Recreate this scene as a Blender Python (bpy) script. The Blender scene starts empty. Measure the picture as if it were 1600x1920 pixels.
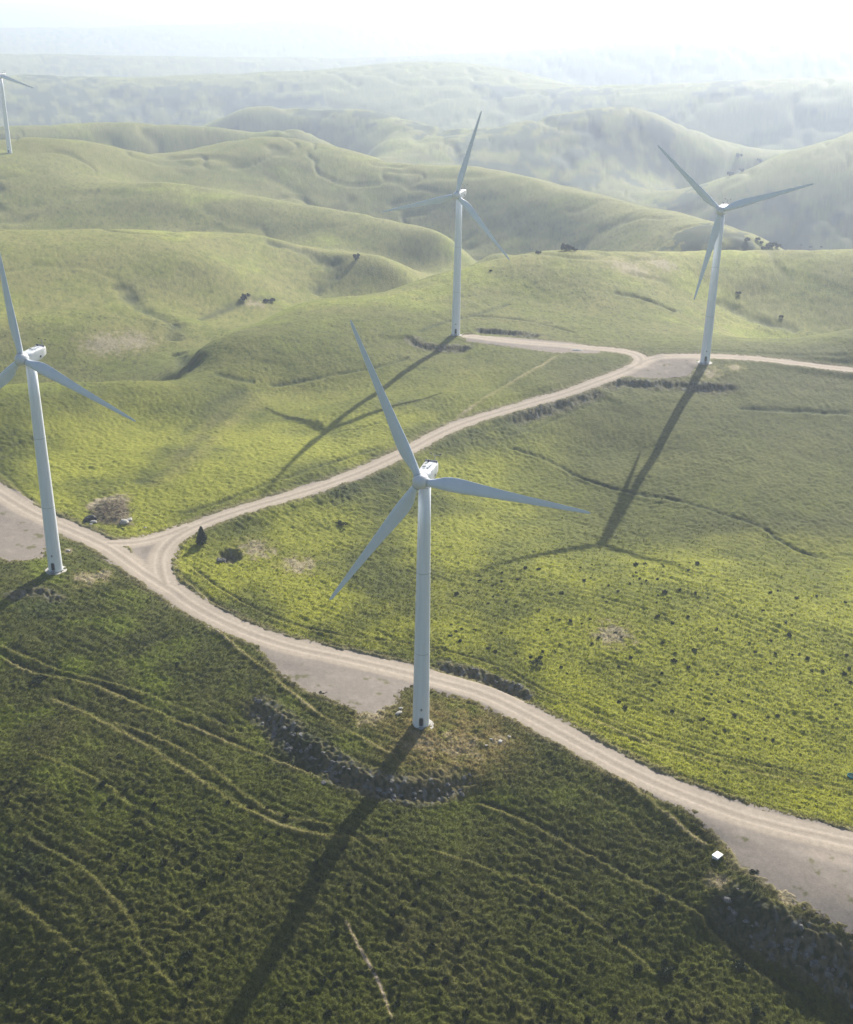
import bpy, math, random
import numpy as np
from mathutils import Vector, Matrix

random.seed(7)
rng = np.random.default_rng(11)
C = bpy.context.scene.collection
SC = bpy.context.scene

# ------------------------------------------------------------------ camera
CAMZ = 173.2
F_PX = 2257.4; PITCH = 0.418129; ROLL = -0.017448
cp, sp = math.cos(PITCH), math.sin(PITCH); cr, sr = math.cos(ROLL), math.sin(ROLL)
FW = Vector((0, cp, -sp)); R0 = Vector((1, 0, 0)); U0 = Vector((0, sp, cp))
XA = R0 * cr - U0 * sr; YA = R0 * sr + U0 * cr
cam_data = bpy.data.cameras.new('camera'); cam = bpy.data.objects.new('camera', cam_data); C.objects.link(cam)
cam_data.sensor_fit = 'HORIZONTAL'; cam_data.sensor_width = 36; cam_data.lens = 36 * F_PX / 1600
cam_data.clip_start = 1; cam_data.clip_end = 60000
M = Matrix.Identity(4)
for i in range(3):
    M[i][0] = XA[i]; M[i][1] = YA[i]; M[i][2] = -FW[i]
M[2][3] = CAMZ
cam.matrix_world = M
SC.camera = cam

# ------------------------------------------------------------------ light
SUN_AZ = math.radians(23.0); SUN_EL = math.radians(28.75)
SUN = Vector((math.sin(SUN_AZ) * math.cos(SUN_EL), math.cos(SUN_AZ) * math.cos(SUN_EL), math.sin(SUN_EL)))
world = bpy.data.worlds.new('World'); SC.world = world; world.use_nodes = True
wn = world.node_tree.nodes; wl = world.node_tree.links
sky = wn.new('ShaderNodeTexSky'); sky.sky_type = 'NISHITA'; sky.sun_disc = False
sky.sun_elevation = SUN_EL; sky.sun_rotation = SUN_AZ
sky.air_density = 1.0; sky.dust_density = 2.0; sky.ozone_density = 1.0
bg = wn['Background']; bg.inputs['Strength'].default_value = 0.078
wl.new(sky.outputs['Color'], bg.inputs['Color'])
sd = bpy.data.lights.new('sun', 'SUN'); sd.energy = 5.0; sd.angle = math.radians(0.5); sd.color = (1.0, 0.95, 0.86)
so = bpy.data.objects.new('sun', sd); C.objects.link(so)
so.rotation_euler = SUN.to_track_quat('Z', 'Y').to_euler()
SC.view_settings.view_transform = 'Standard'; SC.view_settings.look = 'None'
SC.view_settings.exposure = 0.66; SC.view_settings.gamma = 1.0
SC.view_settings.use_curve_mapping = False
SC.render.engine = 'CYCLES'
SC.cycles.use_denoising = True
SC.cycles.max_bounces = 5; SC.cycles.diffuse_bounces = 2; SC.cycles.volume_bounces = 1
SC.cycles.transparent_max_bounces = 4
HAZE_DENSITY = 0.00018; HAZE_COLOR = (0.68, 0.785, 0.99, 1); HAZE_G = 0.44

# ------------------------------------------------------------------ helpers
def tag(o, label=None, cat=None, group=None, kind=None):
    if label: o['label'] = label
    if cat: o['category'] = cat
    if group: o['group'] = group
    if kind: o['kind'] = kind
    return o

def empty(name, loc, rz=0.0):
    o = bpy.data.objects.new(name, None); C.objects.link(o)
    o.location = loc; o.rotation_euler = (0, 0, rz); o.empty_display_size = 1
    return o

def mesh_obj(name, verts, faces, mat=None, parent=None, smooth=False):
    me = bpy.data.meshes.new(name); me.from_pydata([tuple(v) for v in verts], [], faces); me.update()
    if smooth: me.polygons.foreach_set('use_smooth', [True] * len(me.polygons))
    if mat: me.materials.append(mat)
    o = bpy.data.objects.new(name, me); C.objects.link(o)
    if parent: o.parent = parent
    return o

def copy_tree(o, parent=None):
    c = o.copy(); C.objects.link(c); c.parent = parent
    for ch in list(o.children): copy_tree(ch, c)
    return c

def new_mat(name):
    m = bpy.data.materials.new(name); m.use_nodes = True
    return m, m.node_tree.nodes, m.node_tree.links, m.node_tree.nodes['Principled BSDF']

def noisy_mat(name, c1, c2, scale=1.0, rough=0.8, bump=0.0, spec=0.3, detail=6):
    m, n, l, b = new_mat(name)
    tc = n.new('ShaderNodeTexCoord'); nz = n.new('ShaderNodeTexNoise'); nz.inputs['Scale'].default_value = scale
    nz.inputs['Detail'].default_value = detail; nz.inputs['Roughness'].default_value = 0.65
    l.new(tc.outputs['Object'], nz.inputs['Vector'])
    rp = n.new('ShaderNodeValToRGB'); rp.color_ramp.elements[0].position = 0.35; rp.color_ramp.elements[1].position = 0.68
    rp.color_ramp.elements[0].color = (*c1, 1); rp.color_ramp.elements[1].color = (*c2, 1)
    l.new(nz.outputs['Fac'], rp.inputs['Fac']); l.new(rp.outputs['Color'], b.inputs['Base Color'])
    b.inputs['Roughness'].default_value = rough; b.inputs['Specular IOR Level'].default_value = spec
    if bump:
        bp = n.new('ShaderNodeBump'); bp.inputs['Distance'].default_value = bump
        l.new(nz.outputs['Fac'], bp.inputs['Height']); l.new(bp.outputs['Normal'], b.inputs['Normal'])
    return m

def hash2(ix, iy, seed):
    h = (ix.astype(np.int64) * 374761393 + iy.astype(np.int64) * 668265263 + seed * 974634777) & 0xffffffff
    h = ((h ^ (h >> 13)) * 1274126177) & 0xffffffff
    h = h ^ (h >> 16)
    return h

def gnoise(x, y, seed=0):                      # gradient noise, about -1..1
    ix = np.floor(x); iy = np.floor(y); fx = (x - ix).astype(np.float32); fy = (y - iy).astype(np.float32)
    ix = ix.astype(np.int64); iy = iy.astype(np.int64)
    u = fx * fx * fx * (fx * (fx * 6 - 15) + 10); v = fy * fy * fy * (fy * (fy * 6 - 15) + 10)
    def g(dx, dy):
        a = hash2(ix + dx, iy + dy, seed).astype(np.float32) * np.float32(2 * math.pi / 4294967296.0)
        return np.cos(a) * (fx - dx) + np.sin(a) * (fy - dy)
    n00 = g(0, 0); n10 = g(1, 0); n01 = g(0, 1); n11 = g(1, 1)
    return ((n00 * (1 - u) + n10 * u) * (1 - v) + (n01 * (1 - u) + n11 * u) * v) * 1.5

def fbm(x, y, octv=4, seed=0, gain=0.5):
    s = 0; a = 1.0; t = 0
    for i in range(octv):
        s = s + a * gnoise(x * 2 ** i + i * 17.3, y * 2 ** i - i * 9.1, seed + i); t += a; a *= gain
    return s / t

def sstep(a, b, x):
    t = np.clip((x - a) / (b - a), 0, 1); return t * t * (3 - 2 * t)

# ------------------------------------------------------------------ terrain control points
def ray(px, py):
    r0 = (px - 800) / F_PX; u0 = (960 - py) / F_PX
    r = r0 * cr + u0 * sr; u = -r0 * sr + u0 * cr
    return np.array([r, cp + u * sp, -sp + u * cp])

def at_z(px, py, z):
    v = ray(px, py); k = (z - CAMZ) / v[2]; return v * k + np.array([0, 0, CAMZ])

def at_r(px, py, r):
    v = ray(px, py); k = r / math.hypot(v[0], v[1]); return v * k + np.array([0, 0, CAMZ])

CP = []
def zpts(*a):
    for px, py, z in a: CP.append(at_z(px, py, z))
def ridge(*a, n=5, dz=0):
    for (p0, q0, r0_), (p1, q1, r1_) in zip(a[:-1], a[1:]):
        m = max(1, int(abs(p1 - p0) / 90))
        for k in range(m):
            t = k / m; CP.append(at_r(p0 + (p1 - p0) * t, q0 + (q1 - q0) * t, r0_ + (r1_ - r0_) * t))
    CP.append(at_r(*a[-1]))
def valley(*a):                                # px column, ground range, height
    for (p0, r0_, z0), (p1, r1_, z1) in zip(a[:-1], a[1:]):
        m = max(1, int(abs(p1 - p0) / 120))
        for k in range(m + (1 if (p1, r1_, z1) == a[-1] else 0)):
            t = k / m; px = p0 + (p1 - p0) * t; rr = r0_ + (r1_ - r0_) * t
            az = math.atan2((px - 800) / F_PX, cp); CP.append(np.array([rr * math.sin(az), rr * math.cos(az), z0 + (z1 - z0) * t]))

# turbine stands and the ground their shadows cross (measured)
TURB = [  # base x, y, z ; yaw ; rotor phase
    ((-0.5, 256.7, 0.0), -16.8, -26.8),
    ((-113.6, 330.0, 4.7), -20.5, -10.6),
    ((12.9, 580.8, 11.5), -21.2, 14.4),
    ((124.6, 525.6, 15.9), -24.9, -50.7),
    ((-389.3, 1143.8, 18.5), -20.5, 103.7)]
for t in TURB: CP.append(np.array(t[0]))
for q in [(-16.2, 219.6, -2.2), (-20.8, 208.8, -4.8), (-25.1, 198.8, -7.2), (-29.1, 189.3, -9.6), (-32.9, 180.4, -11.2), (-36, 173, -12.6),
          (115.6, 504.6, 12.6), (104, 477.1, 8.6), (93.4, 452.2, 4.4), (82, 425.3, 1.0), (71.8, 401.2, -2.4), (60.3, 374.4, -4),
          (3.8, 559.2, 10.2), (-6.1, 535.9, 9.1), (-15.3, 514.3, 8.7), (-31.8, 475.3, 8), (-41.2, 452.9, 6.3), (-119.7, 315.8, 4.6)]:
    CP.append(np.array(q))
zpts((262, 1845, -10.5), (0, 1900, -17), (0, 1700, -11), (0, 1500, -5), (0, 1300, 0), (250, 1500, -4.5), (400, 1300, -1), (250, 1200, 1.5), (-300, 1500, -6), (-300, 1900, -22),
      (800, 1900, -13.5), (1100, 1900, -13), (1600, 1900, -12), (1900, 1900, -13), (1100, 1600, -6.5), (1350, 1700, -6.5), (1000, 1450, -2.5), (1500, 1780, -7),
      (1600, 1560, -3), (1600, 1700, -3.2), (1300, 1480, -2), (1000, 1340, -1), (1900, 1640, -4),
      (550, 1200, 1), (350, 1100, 2.6), (300, 1020, 3.4), (120, 990, 5), (0, 930, 6), (-300, 820, 9),
      (400, 970, 4.2), (600, 905, 5.6), (760, 850, 6.6), (850, 800, 7.6), (1000, 755, 9.6), (1100, 722, 12), (1200, 672, 14.2), (1600, 694, 15.5), (1900, 720, 16), (1080, 648, 13), (900, 632, 12),
      (480, 1080, 0.6), (640, 1000, 0), (700, 1150, -1), (900, 900, 0.5), (900, 1080, -3), (948, 1078, -2.4), (1283, 1068, -0.5), (1188, 853, 1.2), (1200, 1160, 0.0),
      (1000, 1210, -1.5), (1300, 1280, -4), (1550, 1200, -4), (1600, 1080, -4.5), (1500, 1420, -6), (1600, 1480, -6), (1850, 1350, -8), (1450, 920, 2.5), (1600, 900, 2), (1450, 800, 8), (1850, 900, 3),
      (100, 850, 7), (300, 850, 7), (495, 888, 7.4), (250, 780, 7.6), (-200, 760, 9))
ridge((-250, 715, 500), (0, 722, 500), (250, 715, 510), (480, 722, 512), (560, 740, 508))
valley((-300, 562, -12), (0, 560, -14), (250, 560, -15), (325, 560, -13))
zpts((335, 676, -11), (320, 610, -9), (240, 545, -3), (100, 600, -4), (0, 560, 0), (450, 600, -16), (600, 550, -21), (740, 512, -13), (-200, 600, 0), (600, 495, -12), (400, 500, 2))
ridge((-250, 430, 880), (0, 433, 880), (250, 433, 890), (480, 440, 885), (640, 478, 850), (740, 500, 830))
valley((430, 655, -12), (560, 725, -17), (700, 760, -23), (800, 790, -32), (900, 850, -42))
valley((-250, 990, -25), (0, 1000, -22), (300, 1000, -22), (550, 975, -25), (760, 930, -35), (1000, 950, -38))
ridge((345, 684, 562), (430, 630, 600), (560, 570, 658), (700, 553, 684), (800, 520, 708), (900, 494, 730), (1000, 477, 750), (1200, 472, 785), (1400, 470, 800), (1600, 469, 815), (1850, 465, 830))
zpts((1490, 622, -6), (1380, 575, 0), (1000, 560, 12), (1200, 560, 13), (1250, 640, 14))
ridge((1500, 632, 602), (1600, 616, 610), (1850, 590, 625))
valley((1480, 655, -9), (1700, 690, -12))
valley((1100, 960, -38), (1400, 940, -40), (1850, 980, -48))
ridge((-250, 262, 1250), (0, 262, 1250), (120, 264, 1250), (200, 274, 1270))
zpts((10, 290, 18.5), (60, 300, 15), (0, 360, 0))
ridge((300, 345, 1110), (500, 370, 1080), (700, 402, 1030), (830, 440, 980), (920, 478, 930))
valley((320, 1200, -12), (550, 1190, -30), (800, 1100, -60), (960, 1010, -70))
ridge((240, 281, 1300), (300, 288, 1330), (420, 277, 1400), (530, 270, 1400), (640, 280, 1370), (740, 302, 1330), (880, 309, 1300), (1000, 334, 1230), (1100, 364, 1160), (1240, 397, 1090), (1390, 455, 990))
valley((-250, 1450, -60), (0, 1450, -60), (300, 1520, -70), (600, 1600, -120), (900, 1550, -150), (1200, 1400, -150), (1400, 1250, -140), (1850, 1200, -130))
ridge((-250, 240, 1750), (0, 236, 1750), (220, 228, 1720), (400, 238, 1700), (480, 246, 1690), (560, 268, 1650))
valley((-250, 2100, -170), (0, 2100, -175), (300, 2050, -185), (600, 1950, -190))
ridge((390, 230, 2300), (450, 213, 2250), (600, 203, 2250), (700, 208, 2200), (760, 238, 2050))
ridge((700, 280, 1950), (800, 255, 2000), (930, 238, 2050), (1000, 235, 2100), (1150, 222, 2150), (1240, 240, 2000))
zpts((1100, 320, -140), (1350, 380, -130), (950, 300, -120))
ridge((1330, 362, 1650), (1460, 292, 1800), (1600, 245, 1950), (1850, 200, 2100))
valley((900, 2500, -190), (1200, 2450, -180), (1500, 2500, -160), (1850, 2500, -150))
ridge((1080, 192, 2850), (1200, 181, 2850), (1400, 180, 2800), (1600, 190, 2750), (1850, 200, 2700))
ridge((600, 146, 3600), (700, 132, 3600), (850, 127, 3600), (950, 133, 3500), (1080, 160, 3300))
valley((-250, 2700, -200), (0, 2700, -205), (400, 2700, -215))
ridge((-250, 150, 3300), (0, 145, 3300), (300, 158, 3200), (500, 165, 3100))
valley((-250, 4000, -215), (600, 4300, -215), (1200, 3900, -200), (1850, 3800, -180))
ridge((-250, 100, 4800), (0, 103, 4800), (300, 112, 4800), (700, 108, 4900))
ridge((850, 107, 4700), (1000, 98, 4700), (1120, 90, 4600), (1240, 79, 4600), (1400, 77, 4600), (1540, 76, 4600), (1850, 78, 4600))
valley((-250, 5600, -215), (800, 5600, -215), (1850, 5600, -150))
ridge((-250, 60, 7000), (0, 62, 7000), (400, 52, 7000), (640, 36, 7000), (800, 40, 7000), (1000, 56, 7000), (1250, 66, 7000), (1850, 50, 7200))
valley((-250, 8500, -180), (800, 8500, -180), (1850, 8500, -140))
ridge((-250, 22, 11000), (400, 18, 11000), (800, 12, 11000), (1200, 24, 11000), (1850, 14, 11000))
# the country to the sides and behind
for azd in (-175, -150, -120, -90, -65, -45, 45, 65, 90, 120, 150):
    for rr, z in ((60, -14), (200, -14), (400, -4), (700, 0), (1200, -30), (2000, -80), (3500, -130), (6500, -140), (11500, -120)):
        a = math.radians(azd); CP.append(np.array([rr * math.sin(a), rr * math.cos(a), z + 25 * math.sin(azd * 1.7 + rr) * min(1, rr / 1500)]))
for azd in (-20, 0, 20): 
    a = math.radians(azd); CP.append(np.array([120 * math.sin(a), 120 * math.cos(a), -19])); CP.append(np.array([60 * math.sin(a), 60 * math.cos(a), -22]))
for azd in range(-180, 180, 20):
    a = math.radians(azd); CP.append(np.array([13500 * math.sin(a), 13500 * math.cos(a), -120]))
CP = np.array(CP)
cpu = np.stack([np.arctan2(CP[:, 0], CP[:, 1]), np.log(np.hypot(CP[:, 0], CP[:, 1]))], 1)
cpr = np.hypot(CP[:, 0], CP[:, 1]); cpq = CP[:, 2] / (cpr + 60)

def tps(d2): return 0.5 * d2 * np.log(d2 + 1e-12)
nC = len(CP)
D2 = ((cpu[:, None, :] - cpu[None, :, :]) ** 2).sum(-1)
A = np.zeros((nC + 3, nC + 3)); A[:nC, :nC] = tps(D2) + np.eye(nC) * 2e-6
A[:nC, nC] = 1; A[:nC, nC + 1:] = cpu; A[nC, :nC] = 1; A[nC + 1:, :nC] = cpu.T
wgt = np.linalg.solve(A, np.concatenate([cpq, [0, 0, 0]]))
# dense table of the smooth ground in (azimuth, ln range)
def table(a0, a1, na, l0, l1, nl):
    au = np.linspace(a0, a1, na); lv = np.linspace(l0, l1, nl)
    UU, VV = np.meshgrid(au, lv, indexing='ij'); P = np.stack([UU.ravel(), VV.ravel()], 1); out = np.zeros(len(P))
    for s in range(0, len(P), 20000):
        q = P[s:s + 20000]; d2 = ((q[:, None, 0] - cpu[None, :, 0]) ** 2 + (q[:, None, 1] - cpu[None, :, 1]) ** 2)
        out[s:s + 20000] = tps(d2) @ wgt[:nC] + wgt[nC] + q @ wgt[nC + 1:]
    return (a0, (a1 - a0) / (na - 1), l0, (l1 - l0) / (nl - 1), out.reshape(na, nl))
L0, L1 = math.log(40), math.log(14500)
TABF = table(-0.7, 0.7, 160, L0, L1, 620)
TABC = table(-math.pi, math.pi, 120, L0, L1, 160)

def cub(p0, p1, p2, p3, t):
    return p1 + 0.5 * t * (p2 - p0 + t * (2 * p0 - 5 * p1 + 4 * p2 - p3 + t * (3 * (p1 - p2) + p3 - p0)))
def lookup(T, az, lr):
    a0, da, l0, dl, G = T
    fa = np.clip((az - a0) / da, 0, G.shape[0] - 1.001); fl = np.clip((lr - l0) / dl, 0, G.shape[1] - 1.001)
    ia = fa.astype(int); il = fl.astype(int); ta = fa - ia; tl = fl - il
    rows = []
    for k in (-1, 0, 1, 2):
        r = np.clip(ia + k, 0, G.shape[0] - 1)
        c = [G[r, np.clip(il + m, 0, G.shape[1] - 1)] for m in (-1, 0, 1, 2)]
        rows.append(cub(*c, tl))
    return cub(*rows, ta)

def smooth_ground(x, y):
    r = np.hypot(x, y); az = np.arctan2(x, y); lr = np.log(np.maximum(r, 41))
    w = sstep(0.55, 0.68, np.abs(az))
    q = np.zeros_like(r)
    m = w < 1
    if m.any(): q[m] = lookup(TABF, az[m], lr[m]) * (1 - w[m])
    m = w > 0
    if m.any(): q[m] += lookup(TABC, az[m], lr[m]) * w[m]
    z = q * (np.maximum(r, 41) + 60)
    # rolling relief grows with distance
    k = sstep(650, 2600, r)
    z = z + k * 7 * fbm(x / 420, y / 420, 5, 3, .6) + sstep(560, 1000, r) * 3.6 * fbm(x / 150, y / 150, 4, 9, .6) - k * 7 * np.exp(-(fbm(x / 210, y / 210, 3, 15) / .07) ** 2)
    z = z + sstep(1700, 3500, r) * 11 * (0.35 - np.abs(fbm(x / 700, y / 700, 4, 21)))
    return z

def hit(px, py):                               # where the sight line meets the smooth ground
    v = ray(px, py); h = math.hypot(v[0], v[1])
    rr = np.exp(np.linspace(math.log(110), math.log(13000), 2500)); k = rr / h
    g = smooth_ground(v[0] * k, v[1] * k); zz = CAMZ + v[2] * k
    i = int(np.argmax(zz < g)); 
    if i == 0: i = len(rr) - 1
    d0 = zz[i - 1] - g[i - 1]; d1 = zz[i] - g[i]; t = d0 / (d0 - d1 + 1e-9); kk = k[i - 1] + t * (k[i] - k[i - 1])
    return np.array([v[0] * kk, v[1] * kk])

def chaikin(P, n=2):
    P = np.array(P, float)
    for _ in range(n):
        Q = [P[0]]
        for a, b in zip(P[:-1], P[1:]): Q += [a * .75 + b * .25, a * .25 + b * .75]
        Q.append(P[-1]); P = np.array(Q)
    return P
def path(*px, n=2): return chaikin([hit(*p) for p in px], n)

def line_dist(P, x, y, pad=1e9):
    """distance, signed side, position 0..1 along, of points to a polyline; far points keep 1e9"""
    n = len(x); D = np.full(n, 1e9); S = np.zeros(n); T = np.zeros(n)
    x0, y0 = P.min(0) - pad; x1, y1 = P.max(0) + pad
    idx = np.nonzero((x > x0) & (x < x1) & (y > y0) & (y < y1))[0]
    if len(idx) == 0: return D, S, T
    X = x[idx]; Y = y[idx]; d = np.full(len(idx), 1e18); s = np.zeros(len(idx)); tt = np.zeros(len(idx))
    seg = np.hypot(*(P[1:] - P[:-1]).T); cum = np.concatenate([[0], np.cumsum(seg)])
    for i in range(len(P) - 1):
        a = P[i]; b = P[i + 1]; e = b - a; L2 = e @ e + 1e-12
        t = np.clip(((X - a[0]) * e[0] + (Y - a[1]) * e[1]) / L2, 0, 1)
        dx = X - a[0] - t * e[0]; dy = Y - a[1] - t * e[1]; dd = dx * dx + dy * dy
        m = dd < d; d[m] = dd[m]; s[m] = np.sign(e[0] * dy - e[1] * dx)[m]; tt[m] = (cum[i] + t * seg[i])[m]
    D[idx] = np.sqrt(d); S[idx] = s; T[idx] = tt / cum[-1]
    return D, S, T

def poly_sd(P, x, y, pad=12):
    """signed distance, positive inside a closed polygon"""
    Q = np.vstack([P, P[:1]]); D, _, _ = line_dist(Q, x, y, pad)
    ins = np.zeros(len(x), bool); idx = np.nonzero(D < 1e8)[0]; X = x[idx]; Y = y[idx]; c = np.zeros(len(idx), bool)
    for a, b in zip(Q[:-1], Q[1:]):
        cond = ((a[1] > Y) != (b[1] > Y)); xi = (b[0] - a[0]) * (Y - a[1]) / (b[1] - a[1] + 1e-12) + a[0]
        c ^= cond & (X < xi)
    ins[idx] = c
    return np.where(ins, D, -D)

# ------------------------------------------------------------------ features on the ground
ROADS = [  # centre line, half width
    (path((-220, 800), (-80, 868), (0, 925), (60, 962), (130, 992), (200, 1022), (255, 1062), (310, 1098), (370, 1140), (450, 1180), (540, 1212), (640, 1232), (740, 1255), (830, 1278), (910, 1300), (1000, 1345), (1100, 1400), (1200, 1455), (1320, 1505), (1440, 1545), (1600, 1580), (1850, 1640)), 4.0),
    (path((310, 1098), (298, 1060), (305, 1028), (345, 995), (430, 962), (560, 926), (660, 893), (760, 848), (830, 808), (900, 782), (990, 757), (1070, 735), (1130, 712), (1185, 692), (1215, 672), (1245, 668), (1320, 667), (1420, 672), (1520, 684), (1600, 694), (1850, 725)), 3.6),
    (path((1200, 684), (1205, 668), (1170, 657), (1110, 652), (1040, 646), (960, 640), (880, 630)), 3.4),
    (path((205, 1018), (250, 1018), (300, 1008), (350, 988)), 2.6),
]
PADS = [np.array([hit(*p) for p in q]) for q in [
    [(470, 1190), (520, 1252), (570, 1292), (640, 1318), (700, 1340), (735, 1322), (742, 1296), (765, 1280), (775, 1262), (700, 1240), (600, 1220)],
    [(-200, 860), (0, 930), (60, 965), (105, 990), (88, 1015), (70, 1045), (20, 1050), (0, 1045), (-200, 1020)],
    [(235, 1012), (310, 1005), (300, 1040), (295, 1075), (262, 1058)],
    [(1190, 678), (1250, 670), (1325, 668), (1318, 678), (1296, 690), (1290, 704), (1235, 708), (1175, 706)],
    [(872, 628), (960, 632), (1060, 642), (1130, 652), (1120, 662), (1040, 660), (950, 648), (880, 640)],
    [(1200, 1450), (1400, 1530), (1620, 1580), (1800, 1620), (1800, 1850), (1640, 1760), (1590, 1735), (1500, 1690), (1450, 1660), (1390, 1625), (1370, 1590), (1300, 1520)],
]]
PAD_GREY = [0, 1, 5]
FOUND = [(t[0][0], t[0][1]) for t in TURB]
# banks: line, drop across it, width of the slope, reach of the levelling
BANKS = [
    (path((468, 1300), (510, 1330), (560, 1385), (620, 1425), (680, 1450), (740, 1468), (800, 1470), (850, 1455), (885, 1430)), 4.2, 6.0, 16, 1),
    (path((1340, 1665), (1400, 1700), (1450, 1730), (1520, 1765), (1600, 1805), (1720, 1870)), 5.5, 7.0, 18, 1),
    (path((1110, 728), (1160, 712), (1210, 716), (1260, 716), (1310, 722), (1350, 725), (1392, 722)), 2.6, 6.0, 16, 1),
    (path((772, 628), (782, 642), (810, 648), (850, 650), (890, 650)), 2.4, 6.0, 14, 1),
    (path((885, 618), (930, 618), (980, 624), (1022, 630)), 2.6, 5.0, 14, 1),
    (path((812, 1240), (860, 1252), (920, 1268), (960, 1285), (1012, 1312)), 2.6, 4.0, 12, 1),
    (path((940, 790), (990, 775), (1060, 752), (1130, 728)), 2.0, 6.0, 14, 1),
    (path((0, 1120), (40, 1108), (90, 1108), (125, 1128)), 1.3, 3.5, 10, 1),
]
# little ditches, sheep tracks and trench lines: path, depth, width, berm, paleness
TRACKS = [
    (path((0, 1225), (60, 1258), (160, 1275), (250, 1310), (330, 1345), (410, 1372), (480, 1395), (560, 1425), (620, 1440)), .55, .7, .35, .5),
    (path((0, 1205), (80, 1240), (140, 1262), (260, 1290), (340, 1322), (430, 1355)), .35, .6, .3, .3),
    (path((150, 1258), (220, 1235), (280, 1205), (330, 1185)), .35, .6, .1, .1),
    (path((90, 1300), (190, 1345), (280, 1390), (340, 1430), (420, 1480), (490, 1520), (560, 1550), (640, 1560), (760, 1565)), .3, .8, .35, .5),
    (path((200, 1345), (310, 1380), (400, 1430), (470, 1490), (540, 1525), (640, 1540)), .25, .6, .3, .4),
    (path((880, 1488), (960, 1520), (1040, 1562), (1120, 1610), (1200, 1650), (1280, 1690), (1340, 1720), (1420, 1800), (1520, 1860)), .5, .6, .3, .4),
    (path((800, 1585), (920, 1620), (1030, 1665), (1110, 1720), (1200, 1790), (1240, 1830)), .2, .5, .25, .4),
    (path((400, 1165), (440, 1205), (500, 1250), (545, 1290), (600, 1335), (690, 1385), (760, 1420)), .2, .7, .5, .6),
    (path((1040, 1385), (1090, 1400), (1150, 1440), (1220, 1495), (1290, 1550), (1345, 1590)), .2, .7, .45, .7),
    (path((335, 1075), (380, 1110), (440, 1160), (530, 1195), (620, 1215), (700, 1224), (775, 1238)), .6, .8, .3, .1),
    (path((345, 1050), (420, 1110), (520, 1160), (620, 1190), (700, 1200), (775, 1205), (850, 1225), (940, 1248), (1010, 1290), (1090, 1322), (1200, 1370), (1320, 1412), (1450, 1440), (1600, 1462)), .5, .6, .3, .3),
    (path((1100, 1340), (1180, 1375), (1300, 1420), (1450, 1455), (1600, 1478)), .3, .7, .3, .5),
    (path((940, 835), (1020, 858), (1100, 900), (1180, 925), (1260, 935), (1340, 960), (1430, 985), (1480, 1030), (1600, 1062)), .7, .9, .3, 0),
    (path((330, 968), (430, 935), (520, 900), (640, 862), (720, 838)), .5, .8, .1, 0),
    (path((500, 722), (560, 716), (640, 700), (720, 688), (770, 668)), .8, 1.0, .2, 0),
    (path((600, 815), (700, 800), (780, 770)), .3, .6, .1, 0),
    (path((828, 795), (880, 760), (940, 722), (1000, 690), (1040, 665)), .15, .9, .3, .7),
    (path((950, 820), (1060, 775), (1150, 735)), .3, .9, .1, 0),
    (path((0, 880), (40, 920), (75, 955)), .4, .8, .3, .2),
    (path((210, 535), (240, 545), (250, 570), (290, 590), (330, 605)), 2.0, 2.5, .5, 0),
    (path((330, 605), (325, 640)), 1.5, 2.5, .5, 0),
    (path((335, 660), (345, 680), (370, 690)), 2.5, 2.5, .5, 0),
    (path((370, 600), (440, 570), (520, 560)), .8, 1.5, .3, 0),
    (path((490, 450), (560, 465), (620, 490), (632, 510), (610, 535), (585, 552)), 2.2, 2.5, .5, 0),
    (path((560, 325), (590, 360), (605, 385)), 3, 4, .5, 0),
    (path((290, 365), (308, 395), (315, 420)), 4, 4, .5, 0),
    (path((1150, 548), (1210, 560), (1270, 585)), 1.6, 1.5, .3, 0),
    (path((780, 625), (830, 605), (900, 588), (960, 568)), .6, 1, .2, 0),
    (path((880, 592), (960, 596), (1040, 612), (1080, 625)), .6, 1, .2, 0),
    (path((1060, 652), (1200, 655), (1400, 660), (1600, 668)), .4, 1.0, .2, 0),
    (path((1380, 765), (1450, 770), (1600, 775)), .9, 1.3, .2, 0),
    (path((1340, 560), (1420, 600), (1500, 622)), 1.8, 3, .4, 0),
    (path((400, 700), (440, 712), (480, 716)), .8, 1.5, .2, 0),
    (path((650, 1720), (690, 1790), (720, 1850), (745, 1915)), .08, .35, .05, 1.3),
    (path((0, 1545), (110, 1590), (180, 1640), (250, 1710), (280, 1790), (340, 1850)), .25, .6, .25, .3),
    (path((0, 1660), (60, 1700), (130, 1760), (200, 1830), (240, 1900)), .3, .7, .25, .3),
    (path((40, 1400), (150, 1440), (230, 1480), (300, 1560)), .2, .6, .2, .3),
    (path((1000, 1430), (1150, 1500), (1230, 1580)), .15, .6, .15, .2),
    (path((250, 915), (330, 870), (400, 790), (470, 735)), .5, 3, .3, .4),
    (path((270, 900), (330, 830), (390, 760), (470, 728)), .4, 3, .3, .3),
]
PALE = [(hit(*p), s) for p, s in [((165, 1085), 7), ((190, 1080), 5), ((128, 1034), 3), ((1330, 700), 9), ((1380, 690), 6), ((935, 1390), 5), ((1400, 1590), 7), ((1348, 1655), 4), ((1480, 1680), 5), ((700, 1345), 6), ((560, 1060), 9), ((480, 1030), 9), ((1150, 1190), 9), ((860, 1400), 10), ((800, 1395), 8), ((200, 645), 22), ((250, 640), 20), ((480, 570), 10), ((225, 935), 6), ((1180, 500), 22), ((1240, 495), 18)]]
DEBRIS = np.array([hit(*p) for p in [(168, 955), (195, 938), (235, 936), (238, 955), (250, 985), (215, 985), (180, 980)]])
DUMP = np.array([hit(*p) for p in [(160, 950), (180, 935), (215, 930), (225, 936), (190, 945), (172, 958)]])
PIT = hit(431, 1042)
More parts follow.
